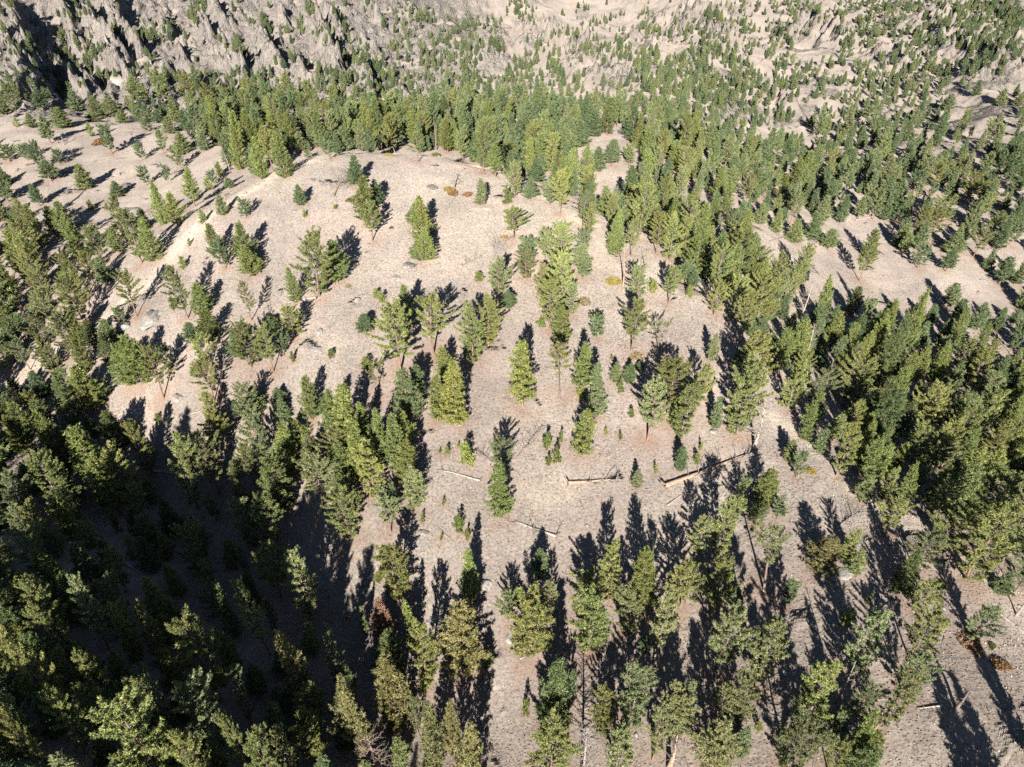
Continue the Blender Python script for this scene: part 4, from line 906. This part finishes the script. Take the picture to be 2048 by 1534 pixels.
log((1885,1412),(1834,1418), 'white angled log on the bare lower right slope', 'pale', .14, 4, .9, False, seed=24)
log((1889,1420),(1874,1392), 'short white branch meeting the angled log', 'pale', .09, 0, 1, False, seed=25)
log((137,411),(171,381), 'dark log lying across the upper left bench', 'dark', .24, 7, .9, False, seed=26)
log((230,319),(254,316), 'short dark log on the bench below the sparse pine', 'dark', .20, 4, .7, False, seed=27)
log((877,1056),(908,1084), 'thin dark straight stem left of the two small pines', 'dark', .09, 0, 1, False, seed=28)
log((1193,282),(1217,281), 'bleached log in the small far clearing', 'pale', .22, 3, .8, False, seed=29)
log((925,532),(962,512), 'brown dead trunk with roots below the grey deadfall', 'brown', .17, 14, 1.5, seed=30)
log((985,520),(1008,480), 'grey tangle of dead branches under the round knoll pine', 'grey', .16, 34, 2.4, False, seed=31, name='fallen_treetop')
log((667,393),(694,346), 'red-barked dead tree toppled on the knoll top left', 'orange', .24, 30, 2.6, seed=32, name='fallen_treetop')
log((1672,1058),(1722,1024), 'curved silver deadfall with comb-like branches', 'grey', .15, 30, 1.9, False, seed=33, name='fallen_treetop', arch=4)
log((445,630),(463,612), 'small pale deadfall in the shadow right of the narrow left pine', 'pale', .14, 16, 1.4, False, seed=34, name='fallen_treetop')
log((318,1264),(344,1280), 'faint fallen stem deep in the ravine shade', 'grey', .12, 3, .7, False, seed=35)
log((1985,1215),(2048,1268), 'thin pale stem along the right edge slope', 'pale', .10, 6, 1.0, False, seed=36)
log((1040,1318),(1052,1314), 'short pale chunk of wood below the pale rock strip', 'pale', .10, 0, 1, False, seed=37)
log((1400,1245),(1412,1262), 'dark broken limb between the lower middle pines', 'dark', .12, 5, .8, False, seed=38)
log((1168,1020),(1160,998), 'tiny dark curved stick below the centre log', 'dark', .06, 3, .5, False, seed=39)
snag(1508,895,806, 'big white snag with drooping bare branches on the hill brow', 'pale', 46, 3.0, .30, seed=41)
snag(1246,572,520, 'tall leaning bare snag with peeling trunk on the knoll flank', 'orange', 12, 1.6, .20, lean=(-.05, 0), top=9, seed=42)
snag(1289,545,500, 'slim dark bare snag right of the leaning one', 'brown', 12, 1.2, .13, seed=43)
snag(908,379,340, 'dead snag standing in the rusty mats on the knoll top', 'grey', 22, 1.7, .17, seed=44)
snag(761,297,263, 'thin white snag at the knoll crest', 'pale', 6, .7, .12, seed=45)
snag(789,311,294, 'short pale stump snag on the knoll crest', 'pale', 2, .5, .14, seed=46)
snag(872,300,238, 'reddish bare snag in the forest behind the crest', 'brown', 40, 1.8, .22, seed=47)
snag(1608,724,648, 'silver-topped snag with orange lower trunk in the east wood', 'orange', 34, 2.2, .28, seed=48)
snag(1600,640,560, 'twisted white snag above the silver-topped one', 'pale', 44, 2.2, .24, lean=(.06, 0), seed=49)
snag(1676,797,752, 'broken-topped orange snag between crowns of the east wood', 'orange', 6, .8, .26, seed=50)
snag(1752,868,806, 'grey many-branched dead tree in the lower east wood', 'grey', 46, 2.4, .22, lean=(.10, 0), seed=51)
snag(1898,1010,948, 'bleached dead crown at the right side below the wood', 'pale', 60, 2.6, .22, lean=(.22, 0), seed=52)
snag(1162,1560,1452, 'grey leafless tree with a full bare crown at the bottom edge', 'grey', 90, 3.2, .22, seed=53)
snag(757,1560,1470, 'broken-topped snag with a twisted bare crown at the bottom', 'brown', 50, 3.0, .34, seed=54)
snag(1338,1536,1470, 'pale broken snag trunk at the bottom right of centre', 'orange', 22, 1.8, .34, seed=55)
snag(1912,1417,1366, 'dark dead snag with crooked limbs on the lower right slope', 'dark', 22, 1.9, .22, seed=56)
snag(1114,1352,1305, 'silvery dead top rising out of a dark pine', 'pale', 34, 1.9, .14, seed=57)
snag(459,338,304, 'grey bare tree leaning beside the ridge band', 'grey', 26, 1.8, .17, lean=(-.1, 0), seed=58)
snag(128,290,256, 'dead grey pole tree on the upper left bench', 'grey', 12, 1.0, .15, seed=59)
snag(136,376,352, 'slim leaning snag on the bench left of the narrow pine', 'grey', 8, .9, .12, seed=60)
snag(266,279,262, 'small bare tree in the shadow streaks of the bench', 'grey', 14, 1.0, .10, seed=61)
snag(1671,1404,1362, 'tall bare pole among the long lower right shadows', 'grey', 10, 1.0, .16, top=9, seed=62)
snag(1460,1400,1368, 'small bleached snag between the lower middle pines', 'pale', 26, 1.6, .12, seed=63)
snag(2032,1230,1160, 'bare leaning pole at the right frame edge', 'grey', 12, 1.1, .16, seed=64)
snag(1940,1130,1118, 'tiny dead stem on the slope right of the long shadow', 'dark', 8, .6, .06, seed=65)
snag(1185,640,628, 'tiny bare stem by the rust juniper', 'grey', 8, .6, .05, seed=66)

# ------------------------------------------------------------------ low juniper mats and shrubs
def shrub_mesh(seed, dens=1.0):
    r = random.Random(seed); cen = []; out = []
    for i in range(int(230*dens)):
        a = r.uniform(0, 6.283); rr_ = math.sqrt(r.random()); k = 0.85+0.15*math.sin(a*3+seed)
        x, y = math.cos(a)*rr_*k, math.sin(a)*rr_*k; zz = 0.42*(1-rr_**2.2)*r.uniform(.35, 1.05)
        cen.append((x, y, zz)); out.append((x, y, .6))
    co, tone = blades(np.array(cen), np.array(out), 9, 0.19, 0.5, 0.03, seed)
    m = mesh_np('juniper_shrub', co, np.arange(len(co)).reshape(-1, 3), [M_needles]); add_attr(m, 'tone', tone); return m
SHM = [shrub_mesh(300+i) for i in range(4)]
RUST, YEL, OLV, TAN = (.20, .115, .045), (.25, .20, .045), (.12, .12, .036), (.27, .21, .11)
for i, (u, v, w, c, lab) in enumerate([
 (906,386,25,RUST,'rusty brown mat shrub at the foot of the knoll-top snag'),(897,378,22,YEL,'golden mat shrub left of the rusty one by the snag'),(936,389,22,RUST,'separate rusty mat shrub right of the knoll-top snag'),
 (700,400,20,OLV,'olive mat shrub left of the tall knoll-top pine'),(776,311,20,YEL,'yellow mat on the knoll crest by the stump'),(871,311,24,OLV,'brownish mat shrub on the crest right of a broad pine'),
 (1226,563,34,YEL,'elongated yellow mat shrub left of the leaning snag'),(1168,602,32,TAN,'pale tan mat shrub right of the centre clump'),(1193,631,30,RUST,'rust-brown shrub behind a small grey-green pine'),
 (1273,712,30,TAN,'tan mat shrub above the right clump'),(1938,1284,52,(.18,.115,.06),'large brown shrub below the lower right pine'),(1999,1330,38,RUST,'dark rust shrub near the right frame edge'),
 (1981,1290,20,OLV,'small dark shrub right of the large brown one'),(1621,942,22,YEL,'yellowish mat on the hill brow'),(1881,1168,24,OLV,'upper of two small grey shrubs on the right slope'),(1873,1198,27,OLV,'lower of two small grey shrubs on the right slope'),
 (1009,474,16,(.26,.17,.06),'orange mat tucked under the round knoll pine'),(203,284,34,RUST,'flat rusty shrub on the upper left bench'),(1193,1256,44,OLV,'dark olive shrub behind the orange trunk'),
 (1965,360,24,OLV,'low shrub among the upper right pines'),(696,572,14,TAN,'small reddish brush right of a dark round pine'),(954,405,14,OLV,'faint low bush on the bare knoll top'),(783,455,10,(.10,.13,.03),'tiny green bush above the bleached logs'),
 (1760,700,18,OLV,'low shrub inside the east wood gap')]):
    x, y, z, D = at(u, v); s = w*D/F/2
    o = link(bpy.data.objects.new('juniper_shrub', SHM[i % 4])); o.location = (x, y, z-.08*s); o.scale = (s*1.05, s*1.25, s*0.95); o.rotation_euler = (0, 0, i*1.3); o.color = (*c, 1)
    o['label'] = lab; o['category'] = 'shrub'; o['group'] = 'low shrubs and mats'

# ------------------------------------------------------------------ rock outcrops
N = Nodes('lichen_rock')
tc = N.n('ShaderNodeTexCoord'); geo = N.n('ShaderNodeNewGeometry')
nz = N.n('ShaderNodeTexNoise', {'Vector': geo.outputs['Position'], 'Scale': 2.2, 'Detail': 7.0, 'Roughness': .7})
nz2 = N.n('ShaderNodeTexNoise', {'Vector': geo.outputs['Position'], 'Scale': .5, 'Detail': 4.0})
rc = N.ramp(nz.outputs[0], [(.3, (.12,.105,.09)), (.46, (.27,.25,.22)), (.6, (.38,.365,.32)), (.75, (.50,.49,.43))])
rc = N.mix(N.ramp(nz2.outputs[0], [(.5, g3(0)), (.62, g3(.4))]), rc, (.34, .23, .17))
bpn = N.n('ShaderNodeBump', {'Height': nz.outputs[0], 'Strength': .9, 'Distance': .35})
pb = N.n('ShaderNodeBsdfDiffuse', {'Color': rc, 'Normal': bpn.outputs[0]}); N.link(pb.outputs[0], N.out.inputs[0]); M_rock = N.m
import bmesh
def rock_mesh(seed, sub=3, blocky=.55, spiky=0.0):
    bm = bmesh.new(); bmesh.ops.create_icosphere(bm, subdivisions=sub, radius=1.0)
    g = np.random.default_rng(seed); co = np.array([v.co[:] for v in bm.verts])
    d = np.ones(len(co))
    for k in range(14):                                        # flat fracture faces
        n_ = g.normal(size=3); n_ /= np.linalg.norm(n_); lim = g.uniform(.55, .92)
        pr = co@n_; over = pr > lim; co[over] -= (pr[over]-lim)[:,None]*n_*(blocky+.35)
    f = 1+.20*fbm(co[:,0]*2.3+seed, co[:,1]*2.3+co[:,2]*1.7, 3)+.16*fbm(co[:,2]*2.9+seed*1.7, co[:,0]*2.2-co[:,1], 3)
    co = co*f[:,None]
    if spiky: co[:,2] += spiky*np.maximum(0, ridged(co[:,0]*1.7+seed, co[:,1]*1.3, 3)-.45)*(co[:,2] > 0)
    fc = [[v.index for v in fa.verts] for fa in bm.faces]; bm.free()
    return mesh_np('rock_outcrop', co, fc, [M_rock])
RKM = [rock_mesh(400+i) for i in range(6)]
for i, (u, v, w, h_, lab) in enumerate([
 (301,642,48,.28,'broad grey lichen-covered boulder slab on the left spur'),(251,656,26,.5,'grey boulder left of the broad lichen slab'),(393,706,18,.5,'upper of the pale rocks in the left shadow streak'),(390,728,14,.4,'lower of the pale rocks in the left shadow streak'),(360,797,26,.3,'flat rock in the grass above the branchy pale log'),
 (817,531,28,.22,'low pale rock beside a dead bush on the knoll'),(714,602,11,.7,'single round boulder on the open slope'),(793,556,16,.2,'faint flat rock below the two tiny pines row'),(974,1168,26,.30,'rounded grey rock right of the forked shadow'),(870,1240,30,.30,'tall pale rock slab beside the golden tree'),
 (1020,1278,22,.25,'upper part of the narrow pale rock strip'),(1040,1293,18,.25,'lower part of the narrow pale rock strip'),(847,1064,22,.25,'pale rock patch left of the dark stem'),(748,1118,20,.25,'rock patch above the rust dead tree'),(1461,1446,26,.35,'grey rock between the bottom right pines'),(1655,1143,40,.16,'flat bedrock patch under the golden lichen pine, left half'),(1688,1149,36,.16,'flat bedrock patch under the golden lichen pine, right half'),
 (240,166,34,.5,'pale rock knob at the edge of the upper left tree line'),(868,374,30,.10,'flat pale stone patch left of the rusty mats'),(262,420,34,.12,'flat bedrock on the bench'),(85,430,26,.12,'flat bedrock near the left edge of the bench'),(1428,862,16,.3,'low rock on the brow left of the white snag'),
 (1850,500,20,.25,'grey rock in the eastern clearing'),(640,663,14,.35,'small rock among sticks on the open slope'),(638,700,24,.2,'flat pale rocks below the sticks on the open slope')]):
    x, y, z, D = at(u, v); s = w*D/F/2
    o = link(bpy.data.objects.new('rock_outcrop', RKM[i % 6])); o.location = (x, y, z-.15*s*h_); o.scale = (s, s*1.3, s*h_*2.0); o.rotation_euler = (.1, -.1, i*1.9)
    o['label'] = lab; o['category'] = 'rock'; o['group'] = 'rock outcrops on the hill'
def fin_mesh(seed):
    """a jagged upright blade of rock: a ridge line of uneven teeth with steep faces"""
    g = np.random.default_rng(seed); n = 26; m = 9
    s = np.linspace(-1, 1, n); crest = (1-np.abs(s)**2.2)*(.55+.45*np.abs(perlin(s*3.1+seed, s*0+seed*.37)*1.6)+.35*g.uniform(-.5, .5, n))
    t = np.linspace(-1, 1, m); co = []
    for i in range(n):
        for j in range(m):
            wv = t[j]; hgt_ = crest[i]*(1-abs(wv)**(.9 if wv < 0 else .45))
            co.append((wv*(.30+.07*g.uniform(-1, 1))*(1-.5*abs(s[i]))+.10*hgt_+.05*math.sin(i*1.3), s[i]+.02*g.uniform(-1, 1), max(hgt_, 0)+g.uniform(-.04, .04)-.06))
    I = np.arange(n*m).reshape(n, m); fc = np.stack([I[:-1,:-1], I[:-1,1:], I[1:,1:], I[1:,:-1]], -1).reshape(-1, 4)
    return mesh_np('rock_fin', co, fc, [M_rock])
FNM = [fin_mesh(500+i) for i in range(6)]
FINS = [(60,75,60,30),(95,55,70,40),(120,95,60,26),(40,120,60,26),(165,60,70,34),(75,150,54,20),(140,135,50,22),(185,25,60,30),(210,75,56,26),(245,60,60,30),(262,105,50,22),(300,120,46,20),(215,140,44,18),(285,35,40,20),
 (345,60,44,16),(392,45,46,20),(408,80,40,16),(436,60,40,18),(455,110,46,20),(488,130,44,18),(420,150,44,18),(520,40,34,14),(560,110,40,14),(600,60,44,14),(620,120,44,16),(648,80,50,16),(668,120,50,17),(685,155,44,16),(716,140,40,12),(760,110,36,10),(15,60,54,26),(20,165,50,20),
 (340,150,40,16),(370,110,40,15),(540,75,34,12),(640,30,40,14),(735,60,36,11),(10,20,50,26)]
fu = sorted(FINS, key=lambda f: (f[1]//40, f[0])); rowname = ['top edge', 'upper part', 'lower part', 'foot', 'foot']
cnt = {}
for f in fu: cnt[f[1]//40] = cnt.get(f[1]//40, 0)+1
seen = {}
ORD2 = ORD+['thirteenth from left', 'fourteenth from left']
for i, (u, v, L, h_) in enumerate(fu):
    x, y, z, D = at(u, v); k = v//40; s = L*D/F*0.5
    o = link(bpy.data.objects.new('rock_fin', FNM[i % 6])); o.location = (x, y, z-1.0); o.scale = (s*.40, s*1.35, h_*D/F*0.42); o.rotation_euler = (0, rnd.uniform(-.1, .15), math.radians(20+rnd.uniform(-12, 12)))
    j = seen.get(k, 0); seen[k] = j+1
    o['label'] = ('rightmost' if j == cnt[k]-1 else ORD2[j])+' of the jagged rock fins '+['along the frame top', 'of the upper crags', 'of the middle crags', 'at the crag foot', 'lowest at the crag foot'][k]
    o['category'] = 'rock'; o['group'] = 'jagged rock fins of the far crags'

# ------------------------------------------------------------------ bunchgrass and stones: nobody could count them
g = np.random.default_rng(21)
n = 60000
yy = 30+(g.random(n)**0.8)*165; xx = g.uniform(-1, 1, n)*(30+0.80*yy)
keepm = (perlin(xx/7, yy/7)+0.5*perlin(xx/2.1, yy/2.1) > -0.35); xx, yy = xx[keepm], yy[keepm]; n = len(xx)
zz = hq(xx, yy); c = np.stack([xx, yy, zz-.03], 1); nb_ = 4
an = g.uniform(0, 6.283, (n, nb_)); sz = g.uniform(.10, .27, (n, 1))*np.ones((1, nb_))
d = np.stack([np.cos(an)*.55, np.sin(an)*.55, np.full(an.shape, .8)], -1); sd = np.stack([-np.sin(an), np.cos(an), 0*an], -1)
B = c[:,None,:]+d*0; S3 = sz[...,None]
tri = np.stack([B-sd*S3*.42, B+sd*S3*.42, B+d*S3], 2).reshape(-1, 3)
N = Nodes('dry_grass'); at1 = N.n('ShaderNodeAttribute', attribute_name='tone')
cc = N.ramp(at1.outputs['Fac'], [(0, (.16,.115,.068)), (.45, (.30,.225,.145)), (.8, (.44,.355,.24)), (1, (.52,.45,.34))])
pb = N.n('ShaderNodeBsdfDiffuse', {'Color': cc}); N.link(pb.outputs[0], N.out.inputs[0])
me = mesh_np('bunchgrass', tri, np.arange(len(tri)).reshape(-1, 3), [N.m]); add_attr(me, 'tone', g.random(n).repeat(nb_*3))
o = link(bpy.data.objects.new('bunchgrass', me)); o['kind'] = 'stuff'; o['label'] = 'dry straw-coloured bunchgrass tufts dotting the open slopes'
n = 5200
yy = 28+(g.random(n)**0.9)*150; xx = g.uniform(-1, 1, n)*(30+0.80*yy)
keepm = (fbm(xx/9+2.7, yy/9+6.1, 4) > 0.12) | (g.random(n) < .22) | ((xx > 38) & (yy < 62)); xx, yy = xx[keepm], yy[keepm]; n = len(xx)
oc = np.array([(1,0,0),(0,1,0),(-1,0,0),(0,-1,0),(0,0,.75),(0,0,-.5)], float); of = np.array([(0,1,4),(1,2,4),(2,3,4),(3,0,4),(1,0,5),(2,1,5),(3,2,5),(0,3,5)])
sz = g.uniform(.05, .20, n)**1.0*(1+1.6*(g.random(n) > .95)); co = np.stack([xx, yy, hq(xx, yy)], 1)[:,None]+oc[None]*g.uniform(.6, 1.3, (n, 6, 3))*sz[:,None,None]
fc = (of[None]+np.arange(n)[:,None,None]*6).reshape(-1, 3)
me = mesh_np('loose_stones', co.reshape(-1, 3), fc, [M_rock]); o = link(bpy.data.objects.new('loose_stones', me)); o['kind'] = 'stuff'; o['label'] = 'pale stones scattered over the gravelly slopes'

# broken rock and stones along the pale rim of the knoll, and twigs lying about
rim = []
for k in range(len(bx)-1):
    m = int(math.hypot(bx[k+1]-bx[k], by[k+1]-by[k])*3.2)
    for i in range(m):
        t_ = g.random(); rim.append((bx[k]+(bx[k+1]-bx[k])*t_+g.normal()*1.3, by[k]+(by[k+1]-by[k])*t_+g.normal()*1.3))
rim = np.array(rim); n = len(rim); keepm = fbm(rim[:,0]/5, rim[:,1]/5, 2) > -.05; rim = rim[keepm]; n = len(rim)
sz = .10+.55*g.random(n)**4
co = np.stack([rim[:,0], rim[:,1], hq(rim[:,0], rim[:,1])], 1)[:,None]+oc[None]*g.uniform(.5, 1.4, (n, 6, 3))*sz[:,None,None]
fc = (of[None]+np.arange(n)[:,None,None]*6).reshape(-1, 3)
me = mesh_np('rim_stones', co.reshape(-1, 3), fc, [M_rock]); o = link(bpy.data.objects.new('rim_stones', me)); o['kind'] = 'stuff'; o['label'] = 'broken pale stones along the rim of the knoll'
n = 3200
ti = g.integers(0, len(trees), n*2); tp = np.array([(trees[i][0], trees[i][1], trees[i][8], trees[i][4]) for i in ti])
tp = tp[(tp[:,2] < 170) & (tp[:,1] > 25)][:n]; n = len(tp)
xx = tp[:,0]+g.normal(size=n)*(1.2+tp[:,3]*.45); yy = tp[:,1]+g.normal(size=n)*(1.2+tp[:,3]*.45); zz = hq(xx, yy)+.05
an = g.uniform(0, 6.283, n); L = .3+1.3*g.random(n)**2.2; wd = .025+.03*g.random(n)
dx_, dy_ = np.cos(an)*L, np.sin(an)*L; x2, y2 = xx+dx_, yy+dy_; z2 = hq(x2, y2)+.06
a_ = np.stack([xx, yy, zz], 1); b_ = np.stack([x2, y2, z2], 1); sd_ = np.stack([-np.sin(an), np.cos(an), 0*an], 1)*wd[:,None]; up_ = np.array([0, 0, 1.])*wd[:,None]*1.4
co = np.stack([a_-sd_, a_+sd_, a_+up_, b_-sd_*.5, b_+sd_*.5, b_+up_*.5], 1).reshape(-1, 3)
tf = np.array([(0,1,4),(0,4,3),(1,2,5),(1,5,4),(2,0,3),(2,3,5),(0,2,1),(3,4,5)])
me = mesh_np('fallen_twigs', co, (tf[None]+np.arange(n)[:,None,None]*6).reshape(-1, 3), [M_dead]); o = link(bpy.data.objects.new('fallen_twigs', me)); o['kind'] = 'stuff'; o.color = (.75, .7, .65, 1); o['label'] = 'dead twigs and sticks littering the ground round the pines'
